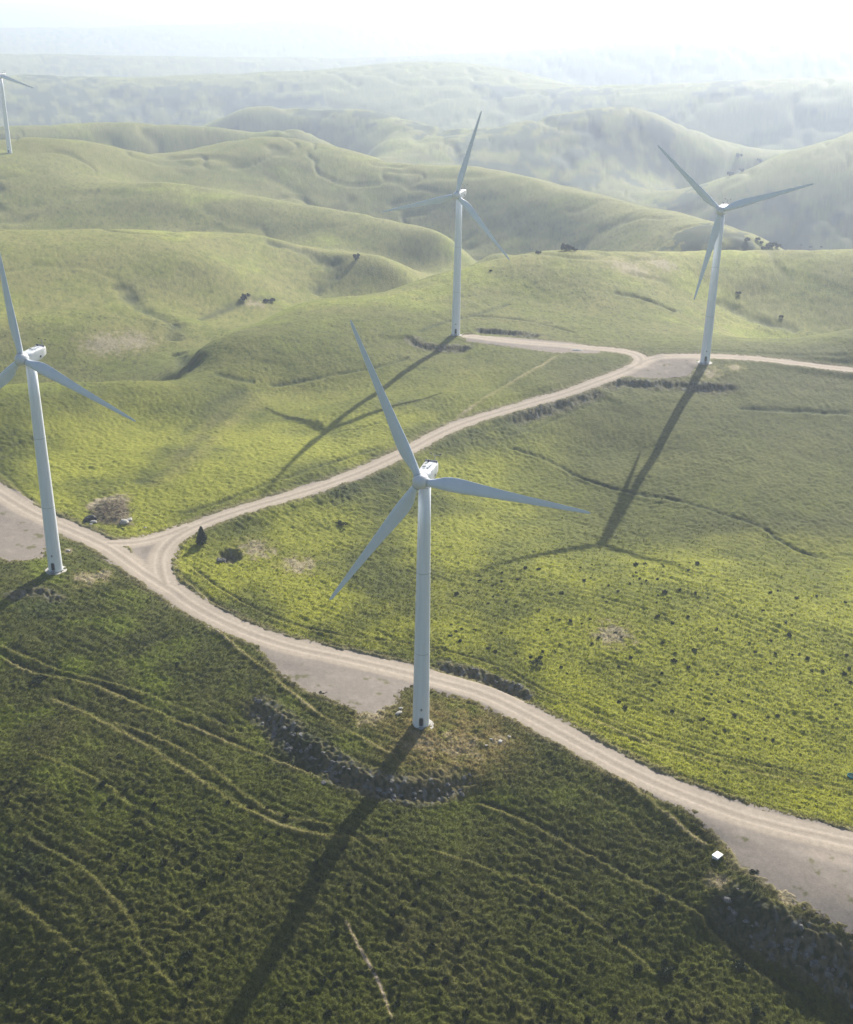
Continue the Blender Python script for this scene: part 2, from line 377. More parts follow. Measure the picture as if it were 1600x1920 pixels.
WOODS = [((40, 205), 170), ((130, 205), 150), ((180, 190), 110), ((290, 212), 120), ((335, 195), 90), ((440, 186), 70), ((520, 178), 60), ((90, 145), 130), ((150, 122), 160),
         ((1080, 292), 100), ((1150, 272), 90), ((1190, 302), 100), ((1240, 342), 70), ((1280, 365), 50), ((940, 287), 80), ((1010, 252), 50), ((1160, 233), 60), ((850, 247), 60), ((810, 238), 70),
         ((1400, 410), 45), ((1440, 430), 40), ((1480, 450), 40), ((1520, 458), 30), ((1090, 178), 90), ((700, 215), 60), ((590, 216), 60), ((1330, 440), 25)]
RUSH = [(hit(*p), s) for p, s in [((890, 815), 16), ((850, 830), 12), ((950, 800), 12), ((80, 1140), 8), ((60, 1620), 9), ((560, 1400), 10), ((1400, 1690), 9), ((40, 1650), 7), ((640, 920), 12), ((720, 900), 10)]]

# ------------------------------------------------------------------ the ground sheet
azf = np.radians(np.linspace(-27.5, 27.5, 1180))
azc = np.radians(np.concatenate([np.linspace(-180, -28, 90), ]))
az = np.concatenate([azc, azf, -azc[::-1][:-0 or None]])
az = az[:-1] if abs(az[-1] - math.pi) < 1e-9 else az
rs = [3, 20, 45, 70, 90, 105, 118, 128, 136, 142, 147]
r_ = 151.0
while r_ < 12800:
    rs.append(r_)
    g = 0.00165 if r_ < 460 else (0.0021 if r_ < 700 else (0.0034 if r_ < 1500 else 0.007))
    r_ *= 1 + g
rs = np.array(rs)
NA, NR = len(az), len(rs)
AZ, RR = np.meshgrid(az, rs, indexing='xy')    # rows by range
X = (RR * np.sin(AZ)).ravel(); Y = (RR * np.cos(AZ)).ravel(); R = RR.ravel()
Z = smooth_ground(X, Y)

near = np.nonzero((R < 900) & (np.abs(AZ.ravel()) < 0.75))[0]
xn, yn, zn, rn = X[near], Y[near], Z[near].copy(), R[near]
mask = np.full(len(near), -50.0)               # positive on roads and gravel, in metres
lane = np.full(len(near), 99.0)
greyp = np.full(len(near), -50.0)
zroad = zn.copy()
for P, hw in ROADS:
    d, s, t = line_dist(P, xn, yn, 16)
    zc = smooth_ground(P[:, 0], P[:, 1]); seg = np.concatenate([[0], np.cumsum(np.hypot(*(P[1:] - P[:-1]).T))]); seg /= seg[-1]
    for _ in range(3): zc[1:-1] = (zc[:-2] + zc[1:-1] + zc[2:]) / 3
    w = 1 - sstep(hw + .5, hw + 7, d); zz = np.interp(t, seg, zc)
    zn = zn * (1 - w) + zz * w
    mask = np.maximum(mask, hw - d); lane = np.minimum(lane, np.where(d < 20, d, 99))
for i, P in enumerate(PADS):
    sd_ = poly_sd(P, xn, yn)
    sd_ = np.maximum(sd_, -50); mask = np.maximum(mask, sd_)
    greyp = np.maximum(greyp, sd_)
dirt_n = 1.1 * fbm(xn / 7, yn / 7, 3, 40) + 0.9 * fbm(xn / 1.8, yn / 1.8, 2, 44)
bank_rock = np.zeros(len(near))
for P, h, w, L, sgn in BANKS:
    d, s, t = line_dist(P, xn, yn, 60)
    side = s * d * sgn                          # left of the direction of travel is the high side
    fade = sstep(0, .12, t) * sstep(0, .12, 1 - t) * (d < 1e8)
    wob = 1.2 * fbm(xn / 9, yn / 9, 2, 50)
    dz = h * (sstep(-w / 2, w / 2, side + wob) - 0.5) * np.exp(-(np.minimum(d, 500) / L) ** 2) * fade
    keep = 1 - sstep(-2.5, 0.5, mask)
    zn += dz * np.where(side > 0, 0.35, 1.0) * keep - (h * .15 * np.exp(-(np.minimum(d, 500) / L) ** 2) * fade * keep)
    bank_rock = np.maximum(bank_rock, (1 - sstep(w * .35, w * .9, np.abs(side + wob + 1.0))) * fade)
bank_rock *= (1 - sstep(-1.5, 0, mask))
pale = np.zeros(len(near)); dark = np.zeros(len(near))
for P, dep, w, berm, pl in TRACKS:
    d, s, t = line_dist(P, xn, yn, 14)
    wv = 1.15 * w * np.maximum(1, rn / 420); wob = .5 * fbm(xn / 5, yn / 5, 2, 60); dd = np.where(d < 1e8, s * d + wob * wv, 1e3)
    strength = (0.85 + 0.6 * gnoise(xn / 13, yn / 13, 61)) * sstep(0, .05, t) * sstep(0, .05, 1 - t) * (mask < -1)
    strength = np.clip(strength, 0, 1.2)
    zn += strength * (-dep * np.exp(-(dd / wv) ** 2) + berm * np.exp(-((dd + 1.9 * wv) / wv) ** 2))
    pale = np.maximum(pale, strength * pl * np.exp(-((dd + 1.7 * wv) / (wv * 1.0)) ** 2))
    dark = np.maximum(dark, strength * min(1, dep * 1.6) * np.exp(-(dd / (wv * 1.1)) ** 2))
for c, s_ in PALE:
    d = np.hypot(xn - c[0], yn - c[1]); pale = np.maximum(pale, np.clip((1 - d / s_) * 1.3 + .9 * fbm(xn / 3.0, yn / 3.0, 3, 70), 0, 1) * (d < s_) * .9)
soil = np.zeros(len(near))
for P in (DEBRIS,):
    sd_ = poly_sd(P, xn, yn); soil = np.maximum(soil, sstep(-1.5, 1.0, sd_ + dirt_n)); zn += 1.0 * sstep(-1, 4, sd_) * (1 + .5 * fbm(xn / 1.6, yn / 1.6, 2, 73))
sd_ = poly_sd(DUMP, xn, yn); pale = np.maximum(pale, sstep(-.8, .8, sd_ + dirt_n * .6))
dp = np.hypot((xn - PIT[0]) / 1.0, (yn - PIT[1]) / 1.2); zn -= 2.6 * (1 - sstep(2.2, 4.6, dp + .5 * fbm(xn / 2, yn / 2, 2, 74))); bank_rock = np.maximum(bank_rock, 1 - sstep(2.5, 4.5, dp))
rush = np.zeros(len(near))
for c, s_ in RUSH:
    d = np.hypot(xn - c[0], yn - c[1]); rush = np.maximum(rush, np.clip(1.2 - d / s_ + .5 * fbm(xn / 4, yn / 4, 2, 75), 0, 1))
for fx, fy in FOUND:                            # level ground round each tower
    i = FOUND.index((fx, fy)); d = np.hypot(xn - fx, yn - fy); w = 1 - sstep(4, 9, d); zn = zn * (1 - w) + TURB[i][0][2] * w
mask2 = mask + dirt_n * np.where(greyp > lane * 0 + mask - .01, 1.1, .7)
# surface of the road itself: shallow wheel ruts, slightly crowned
rut = -0.05 * np.exp(-((lane - 1.4) / .5) ** 2) + 0.02 * fbm(xn / 1.5, yn / 1.5, 2, 80)
zroad = zn + rut
# grass relief: hummocks and tussocks, each octave only where the sheet can carry it
cell = rn * 0.0019
def band(lam): return sstep(0.9, 1.8, lam / np.maximum(cell, .2))
clump = fbm(xn / 22, yn / 22, 3, 90)
g = 0.55 * fbm(xn / 26, yn / 26, 2, 91) + 0.22 * gnoise(xn / 7, yn / 7, 92)
amp = 0.75 + 0.55 * clump
g += amp * (0.40 * np.abs(gnoise(xn / 3.1, yn / 2.6, 93)) + .36 * gnoise(xn / 1.7, yn / 1.4, 94) * band(1.6) + 0.26 * gnoise(xn / .85, yn / .8, 95) * band(.85))
td = hit(300, 1560) - hit(0, 1400); td /= np.hypot(*td)          # sheep terraces follow the contour
tu = xn * td[0] + yn * td[1]; tv = -xn * td[1] + yn * td[0]
ter = gnoise(tu / 16, tv / 1.5, 130) * sstep(-.25, .35, fbm(xn / 40, yn / 40, 2, 131) + .1)
g += .30 * ter * (1 - sstep(330, 460, rn))
rocky = bank_rock * (0.5 * np.abs(gnoise(xn / 2.3, yn / 2.3, 96)) * band(1.9) + .4 * np.abs(gnoise(xn / 4.1, yn / 4.1, 133)) + .4 * gnoise(xn / 1.1, yn / 1.1, 97) * band(1.1) + .5 * gnoise(xn / 6, yn / 6, 132))
g = g + rocky + rush * (.55 * np.abs(gnoise(xn / 1.9, yn / 1.9, 98)) + .1)
inside = sstep(-0.7, 0.7, mask2)
zn = zn + g * (1 - .85 * inside) + 0.10 - 0.42 * inside
Z[near] = zn
farr = np.nonzero(~((R < 900) & (np.abs(AZ.ravel()) < 0.75)))[0]
fadeG = sstep(100, 140, R)
Z[farr] += 0.35 * fbm(X[farr] / 14, Y[farr] / 14, 2, 99) * (R[farr] > 100)

# drainage creases on the middle slopes
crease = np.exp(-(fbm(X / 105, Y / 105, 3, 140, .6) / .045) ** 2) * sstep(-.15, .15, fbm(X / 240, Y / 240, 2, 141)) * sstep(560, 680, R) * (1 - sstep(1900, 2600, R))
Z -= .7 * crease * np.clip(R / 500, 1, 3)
# colours of the ground cover, with some shade and haze painted in
def mix(a, b, t): return a + (b - a) * t[:, None]
N = len(X)
GREEN = np.array([.090, .100, .011]); LUSH = np.array([.135, .158, .008]); STRAW = np.array([.195, .170, .054]); BROWN = np.array([.125, .10, .055]); DARKG = np.array([.022, .031, .009])
SOIL = np.array([.36, .29, .22]); ROCK = np.array([.17, .165, .16]); WOOD = np.array([.018, .030, .018])
n1 = fbm(X / 120, Y / 120, 4, 101); n2 = fbm(X / 35, Y / 35, 4, 102); n3 = fbm(X / 6, Y / 9, 3, 103); n4 = gnoise(X / 1.3, Y / 1.5, 104)
col = mix(np.tile(GREEN, (N, 1)), LUSH, np.clip(.5 + 1.1 * n1 + .5 * n3, 0, 1))
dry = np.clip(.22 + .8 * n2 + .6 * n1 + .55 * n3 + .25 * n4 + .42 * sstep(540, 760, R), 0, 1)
col = mix(col, STRAW, dry * .75) * (1 + .35 * sstep(300, 420, R) + .95 * sstep(540, 720, R) - .45 * sstep(820, 1500, R))[:, None]  # brighter with distance: haze paleness painted into the grass colour
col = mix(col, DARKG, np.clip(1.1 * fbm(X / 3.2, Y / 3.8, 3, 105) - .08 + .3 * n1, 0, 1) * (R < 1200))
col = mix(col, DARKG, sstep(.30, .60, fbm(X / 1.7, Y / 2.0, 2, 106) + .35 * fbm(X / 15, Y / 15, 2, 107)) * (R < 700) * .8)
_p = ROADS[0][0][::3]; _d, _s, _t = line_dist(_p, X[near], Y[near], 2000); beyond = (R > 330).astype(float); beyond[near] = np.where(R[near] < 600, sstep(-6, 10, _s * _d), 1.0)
rough_and_shade = sstep(-.2, .35, n1 + .4 * n2 + .9 * sstep(60, 40, 0 * X) - .5 + (.15 + .3 * (1 - sstep(20, 50, X)) + .7 * (1 - sstep(175, 260, R))) * (1 - beyond))  # rough patches, plus shade painted into the near field, deepest close in
slope_shade = sstep(20, 70, X) * sstep(350 + 12 * n2, 385 + 12 * n2, Y) * (1 - sstep(520, 580, Y))   # shade painted on the slope turned from the sun below the right turbine
col = col * (1 - .50 * rough_and_shade)[:, None] * (.95 + .05 * beyond)[:, None] * (1 - .42 * slope_shade)[:, None]
col = mix(col, np.array([.32, .33, .022]), np.clip((sstep(-.35, .4, n2 + .5 * n1) + .45 * sstep(-10, 60, X)) * beyond * (1 - sstep(430, 560, R)) * (1 - .85 * slope_shade), 0, 1) * .6)
col = mix(col, np.array([.15, .19, .010]), np.clip(sstep(-.1, .5, fbm(X / 16, Y / 16, 3, 150)) * (1 - beyond) * sstep(175, 300, R), 0, 1) * .5)
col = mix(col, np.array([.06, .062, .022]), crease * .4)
# woods in the far valleys
wv_ = fbm(X / 260, Y / 260, 5, 110, .6); wb = np.full(N, -9.0)
for (px_, py_), rad_ in WOODS:
    h_ = hit(px_, py_); rh = math.hypot(*h_); ah = math.atan2(h_[0], h_[1])
    wb = np.maximum(wb, 1.0 - np.hypot((np.arctan2(X, Y) - ah) * rh / rad_, (R - rh) / (rad_ * 1.6)))
wood = sstep(850, 950, R) * sstep(0.12, .22, wb + 1.2 * wv_ + 1.1 * fbm(X / 60, Y / 60, 3, 114) + 1.2 * fbm(X / 14, Y / 14, 3, 116) * (R < 1500)) * (wb > -1)
wood *= sstep(-.22, .12, fbm(X / 38, Y / 55, 3, 118))
wood = np.maximum(wood, sstep(1900, 2300, R) * sstep(.30, .36, wv_ + .35 * fbm(X / 60, Y / 60, 3, 115)))
wood *= 1 - sstep(3800, 5200, R) * .5
col = mix(col, WOOD, wood)
cn = col[near]
cn = mix(cn, BROWN, np.clip(.9 * bank_rock, 0, 1)); cn = mix(cn, DARKG, bank_rock * sstep(-.1, .4, gnoise(xn / 1.2, yn / 1.2, 117)) * .9); cn = mix(cn, ROCK, bank_rock * sstep(.2, .5, gnoise(xn / 1.6, yn / 1.6, 112)) * .8)
cn = mix(cn, DARKG, np.clip(dark, 0, 1) * .8); cn = mix(cn, DARKG, rush * .75)
edge = np.exp(-((mask2 + .9) / 1.3) ** 2)
cn = mix(cn, BROWN * 1.3, np.clip(edge, 0, 1) * .65)
cn = mix(cn, STRAW * 1.15, np.clip(pale, 0, 1)); cn = mix(cn, SOIL * .95, np.clip(pale * 1.3 - .55, 0, 1))
cn = mix(cn, np.array([.13, .095, .075]), soil * .9)
for t in TURB[:1]:
    d = np.hypot(xn - t[0][0] - 8, yn - t[0][1] + 4); cn = mix(cn, np.array([.19, .14, .05]), np.clip((1 - sstep(9, 24, d)) * (.55 + .8 * fbm(xn / 4, yn / 4, 3, 113)), 0, .8))
cn = mix(cn, SOIL * .8, inside)
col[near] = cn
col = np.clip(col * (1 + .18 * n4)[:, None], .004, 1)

def grid_mesh(name, idx_faces, co, colr, mat):
    me = bpy.data.meshes.new(name); nv = len(co); nf = len(idx_faces)
    me.vertices.add(nv); me.vertices.foreach_set('co', co.astype(np.float32).ravel())
    me.loops.add(nf * 4); me.polygons.add(nf)
    me.polygons.foreach_set('loop_start', np.arange(0, nf * 4, 4, dtype=np.int32))
    me.loops.foreach_set('vertex_index', idx_faces.astype(np.int32).ravel())
    me.update(calc_edges=True)
    me.polygons.foreach_set('use_smooth', np.ones(nf, bool))
    at = me.color_attributes.new('cover', 'FLOAT_COLOR', 'POINT')
    at.data.foreach_set('color', np.concatenate([colr, np.ones((nv, 1))], 1).astype(np.float32).ravel())
    me.materials.append(mat)
    o = bpy.data.objects.new(name, me); C.objects.link(o); return o

def cover_mat(name, rough, sc, amt, bump, sheen=0.0, spec=.1):
    m, n, l, b = new_mat(name)
    a = n.new('ShaderNodeAttribute'); a.attribute_name = 'cover'
    ge = n.new('ShaderNodeNewGeometry'); nz = n.new('ShaderNodeTexNoise'); nz.inputs['Scale'].default_value = sc; nz.inputs['Detail'].default_value = 5
    nz.inputs['Roughness'].default_value = .7
    l.new(ge.outputs['Position'], nz.inputs['Vector'])
    mr = n.new('ShaderNodeMapRange'); mr.inputs['From Min'].default_value = .3; mr.inputs['From Max'].default_value = .7
    mr.inputs['To Min'].default_value = 1 - amt; mr.inputs['To Max'].default_value = 1 + amt
    l.new(nz.outputs['Fac'], mr.inputs['Value'])
    vm = n.new('ShaderNodeVectorMath'); vm.operation = 'SCALE'; l.new(a.outputs['Color'], vm.inputs[0]); l.new(mr.outputs['Result'], vm.inputs['Scale'])
    l.new(vm.outputs['Vector'], b.inputs['Base Color']); b.inputs['Roughness'].default_value = rough; b.inputs['Specular IOR Level'].default_value = spec
    bp = n.new('ShaderNodeBump'); bp.inputs['Distance'].default_value = bump; bp.inputs['Strength'].default_value = .9
    l.new(nz.outputs['Fac'], bp.inputs['Height']); l.new(bp.outputs['Normal'], b.inputs['Normal'])
    if sheen:
        b.inputs['Sheen Weight'].default_value = sheen; b.inputs['Sheen Roughness'].default_value = .6; b.inputs['Sheen Tint'].default_value = (.75, .85, .35, 1)
    return m
M_GRASS = cover_mat('grass_cover', .8, 1.1, .35, .40, .12, .06)
M_ROAD = cover_mat('gravel', .95, 2.2, .12, .05)

ii = np.arange(NR - 1)[:, None] * NA; jj = np.arange(NA)[None, :]; j2 = (jj + 1) % NA
F = np.stack([ii + jj, ii + j2, ii + NA + j2, ii + NA + jj], -1).reshape(-1, 4)[:, ::-1]
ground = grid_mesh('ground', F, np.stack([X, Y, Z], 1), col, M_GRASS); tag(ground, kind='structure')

# grass standing on the nearer fields: far too much to count, one object
gsel = near[np.nonzero((mask2 < -.8) & (bank_rock < .5) & (rn > 148) & (rn < 430) & (np.abs(AZ.ravel()[near]) < .47) & (rng.random(len(near)) < 1 - sstep(230, 425, rn)))[0]]
gsel = rng.choice(gsel, min(280000, len(gsel)), replace=False); GR = R[gsel]; GS = np.clip(GR * .0014, .22, .5) * rng.uniform(.6, 1.3, len(gsel))
jx = X[gsel] + rng.uniform(-.3, .3, len(gsel)) * GS * 2; jy = Y[gsel] + rng.uniform(-.3, .3, len(gsel)) * GS * 3; jz = Z[gsel] - .06
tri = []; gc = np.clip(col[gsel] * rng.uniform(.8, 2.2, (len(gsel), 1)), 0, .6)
for k in range(3):
    a = rng.uniform(0, 6.283, len(gsel)); le = rng.uniform(0, .8, len(gsel)); b = rng.uniform(0, 6.283, len(gsel)); w = GS * rng.uniform(.22, .45, len(gsel)); h = GS * rng.uniform(.5, 1.1, len(gsel))
    cx_ = jx + rng.uniform(-.4, .4, len(gsel)) * GS; cy_ = jy + rng.uniform(-.4, .4, len(gsel)) * GS
    p0 = np.stack([cx_ - w * np.cos(a), cy_ - w * np.sin(a), jz], 1); p1 = np.stack([cx_ + w * np.cos(a), cy_ + w * np.sin(a), jz], 1)
    p2 = np.stack([cx_ + le * h * np.cos(b), cy_ + le * h * np.sin(b), jz + h], 1); tri.append(np.stack([p0, p1, p2], 1))
tri = np.concatenate(tri, 0); nt = len(tri)
me = bpy.data.meshes.new('grass'); me.vertices.add(nt * 3); me.vertices.foreach_set('co', tri.astype(np.float32).ravel())
me.loops.add(nt * 3); me.polygons.add(nt); me.polygons.foreach_set('loop_start', np.arange(0, nt * 3, 3, dtype=np.int32)); me.loops.foreach_set('vertex_index', np.arange(nt * 3, dtype=np.int32)); me.update(calc_edges=True)
at = me.color_attributes.new('cover', 'FLOAT_COLOR', 'POINT'); gcc = np.repeat(np.tile(gc, (3, 1)), 3, axis=0); at.data.foreach_set('color', np.concatenate([gcc, np.ones((nt * 3, 1))], 1).astype(np.float32).ravel())
M_BLADES, gn, gl, gb = new_mat('grass_blades'); ga = gn.new('ShaderNodeAttribute'); ga.attribute_name = 'cover'
gd = gn.new('ShaderNodeBsdfDiffuse'); gt = gn.new('ShaderNodeBsdfTranslucent'); gm = gn.new('ShaderNodeMixShader'); gm.inputs[0].default_value = .5
gl.new(ga.outputs['Color'], gd.inputs['Color']); gl.new(ga.outputs['Color'], gt.inputs['Color']); gl.new(gd.outputs[0], gm.inputs[1]); gl.new(gt.outputs[0], gm.inputs[2]); gl.new(gm.outputs[0], gn['Material Output'].inputs['Surface']); gn.remove(gb)
me.materials.append(M_BLADES); go = bpy.data.objects.new('grass', me); C.objects.link(go); tag(go, 'rough pasture grass covering the near fields', 'grass', kind='stuff')

# roads and gravel areas laid on the ground
full = np.full(N, -1); sel = np.nonzero(mask2 > -1.6)[0]; full[near[sel]] = np.arange(len(sel))
Fr = full[F]; Fr = Fr[(Fr >= 0).all(1)]
xr, yr = xn[sel], yn[sel]; ln = lane[sel]
TAN = np.array([.41, .345, .27]); GREYG = np.array([.27, .232, .195])
rc = mix(np.tile(TAN, (len(sel), 1)), GREYG, np.clip(sstep(3.0, 5.0, ln) + .35 * fbm(xr / 14, yr / 14, 3, 120), 0, 1))
rc = mix(rc, np.array([.54, .46, .37]), np.clip(np.exp(-((ln - 1.5) / .55) ** 2) * .6 + .3 * fbm(xr / 5, yr / 5, 3, 121), 0, 1))
rc = mix(rc, GREYG * .8, np.clip(np.exp(-(ln / .5) ** 2) * .35, 0, 1))
rc = mix(rc, np.array([.13, .125, .05]), np.clip(sstep(.22, .5, fbm(xr / 4, yr / 4, 4, 122)) * sstep(4.5, 8, ln), 0, .8))
rc = rc * (1 + .16 * fbm(xr / 1.2, yr / 1.2, 3, 123))[:, None]
road = grid_mesh('gravel_road', Fr, np.stack([xr, yr, zroad[sel]], 1), rc, M_ROAD); tag(road, kind='structure')

# final surface height for standing things on it
NEARR = [i for i in range(NR)]
def surf(x, y):
    r = math.hypot(x, y); a = math.atan2(x, y); i = int(np.searchsorted(rs, r)) - 1; j = int(np.searchsorted(az, a)) - 1
    i = max(0, min(NR - 2, i)); j = max(0, min(NA - 2, j))
    tr = (r - rs[i]) / (rs[i + 1] - rs[i]); ta = (a - az[j]) / (az[j + 1] - az[j])
    q = lambda p, s: Z[p * NA + s]
    return float((q(i, j) * (1 - ta) + q(i, j + 1) * ta) * (1 - tr) + (q(i + 1, j) * (1 - ta) + q(i + 1, j + 1) * ta) * tr)
def place(px, py, sink=0.0):
    p = hit(px, py); return (p[0], p[1], surf(p[0], p[1]) - sink)

#@@OBJECTS@@
# ------------------------------------------------------------------ materials of the things
M_WHITE = noisy_mat('white_paint', (.68, .69, .70), (.78, .79, .80), .35, .45, 0, .4)
M_TOWER, tn, tl, tb = new_mat('tower_paint')
tc = tn.new('ShaderNodeTexCoord'); mp = tn.new('ShaderNodeMapping'); mp.inputs['Scale'].default_value = (1.6, 1.6, .06)
nz = tn.new('ShaderNodeTexNoise'); nz.inputs['Scale'].default_value = 1.0; nz.inputs['Detail'].default_value = 6
tl.new(tc.outputs['Object'], mp.inputs['Vector']); tl.new(mp.outputs['Vector'], nz.inputs['Vector'])
rp = tn.new('ShaderNodeValToRGB'); rp.color_ramp.elements[0].position = .3; rp.color_ramp.elements[1].position = .6
rp.color_ramp.elements[0].color = (.74, .78, .83, 1); rp.color_ramp.elements[1].color = (.83, .87, .92, 1)
tl.new(nz.outputs['Fac'], rp.inputs['Fac']); tl.new(rp.outputs['Color'], tb.inputs['Base Color']); tb.inputs['Roughness'].default_value = .5
M_BLADE = noisy_mat('blade_paint', (.68, .74, .81), (.76, .81, .88), .25, .4, 0, .4)
M_CONC = noisy_mat('concrete', (.42, .40, .36), (.58, .55, .50), 1.2, .9, .02)
M_DARK = noisy_mat('dark_metal', (.03, .035, .04), (.06, .065, .07), 2, .5)
M_GREY = noisy_mat('grey_metal', (.25, .26, .27), (.36, .37, .38), 2, .5)
M_SEAM = noisy_mat('seam', (.52, .55, .57), (.60, .63, .65), 2, .6)

def ring(r, z, n=48, cx=0, cy=0): return [(cx + r * math.cos(2 * math.pi * i / n), cy + r * math.sin(2 * math.pi * i / n), z) for i in range(n)]
def loft(rings, cap=True):
    v = []; f = []; n = len(rings[0])
    for r in rings: v += r
    for k in range(len(rings) - 1):
        for i in range(n): f.append((k * n + i, k * n + (i + 1) % n, (k + 1) * n + (i + 1) % n, (k + 1) * n + i))
    if cap: f.append(tuple(range(n - 1, -1, -1))); f.append(tuple((len(rings) - 1) * n + i for i in range(n)))
    return v, f
def boxv(x0, x1, y0, y1, z0, z1):
    return [(x0, y0, z0), (x1, y0, z0), (x1, y1, z0), (x0, y1, z0), (x0, y0, z1), (x1, y0, z1), (x1, y1, z1), (x0, y1, z1)], \
        [(0, 3, 2, 1), (4, 5, 6, 7), (0, 1, 5, 4), (1, 2, 6, 5), (2, 3, 7, 6), (3, 0, 4, 7)]
def join(*parts):
    V = []; Fc = []
    for v, f in parts:
        k = len(V); V += v; Fc += [tuple(i + k for i in q) for q in f]
    return V, Fc
def bevel(o, w, seg=2):
    m = o.modifiers.new('bevel', 'BEVEL'); m.width = w; m.segments = seg; m.limit_method = 'ANGLE'; m.angle_limit = math.radians(35)

# ------------------------------------------------------------------ wind turbines
HUBH, OVER, ROTR, TILT = 68.0, 3.6, 39.4, 0.0936
ct, st = math.cos(TILT), math.sin(TILT)
def naca(t): return 5 * t * np.array([0, .0, 0])
def blade_mesh():
    sta = [0.9, 1.6, 2.6, 4, 5.5, 7, 8.5, 10, 13, 17, 21, 25, 29, 33, 36, 38, 39, 39.4]
    ch = [1.75, 1.75, 1.85, 2.35, 2.95, 3.3, 3.38, 3.3, 2.95, 2.5, 2.12, 1.78, 1.48, 1.18, .95, .75, .5, .12]
    th = [1.0, 1.0, .92, .66, .46, .36, .31, .28, .24, .21, .19, .18, .17, .16, .15, .15, .15, .15]
    tw = [13, 13, 13, 13, 12.5, 11.5, 10.5, 9.5, 7.5, 5.5, 4, 2.8, 1.8, 1, .4, 0, 0, 0]
    rings = []; n = 28
    for z, c, t, w in zip(sta, ch, th, tw):
        rd = []; k = sstep(0.3, 1.0, np.array(t)); k = float(k)
        for i in range(n):
            a = 2 * math.pi * i / n
            cx = .5 * (1 + math.cos(a)); side = 1 if math.sin(a) >= 0 else -1
            yt = 5 * t * (.2969 * math.sqrt(max(1 - cx, 0)) - .126 * (1 - cx) - .3516 * (1 - cx) ** 2 + .2843 * (1 - cx) ** 3 - .1015 * (1 - cx) ** 4)
            xa = (cx - .66) * c; ya = side * yt * c
            xc = .5 * c * math.cos(a); yc = .5 * c * t * math.sin(a)
            x_ = xa * (1 - k) + xc * k; y_ = ya * (1 - k) + yc * k
            ww = math.radians(-w); rd.append((x_ * math.cos(ww) - y_ * math.sin(ww), x_ * math.sin(ww) + y_ * math.cos(ww), z))
        rings.append(rd)
    return loft(rings)
def axis_pt(s, up=0, side=0):                  # point on the rotor axis, s in front of the tower line
    return (side, -s * ct + up * st, HUBH + s * st + up * ct)
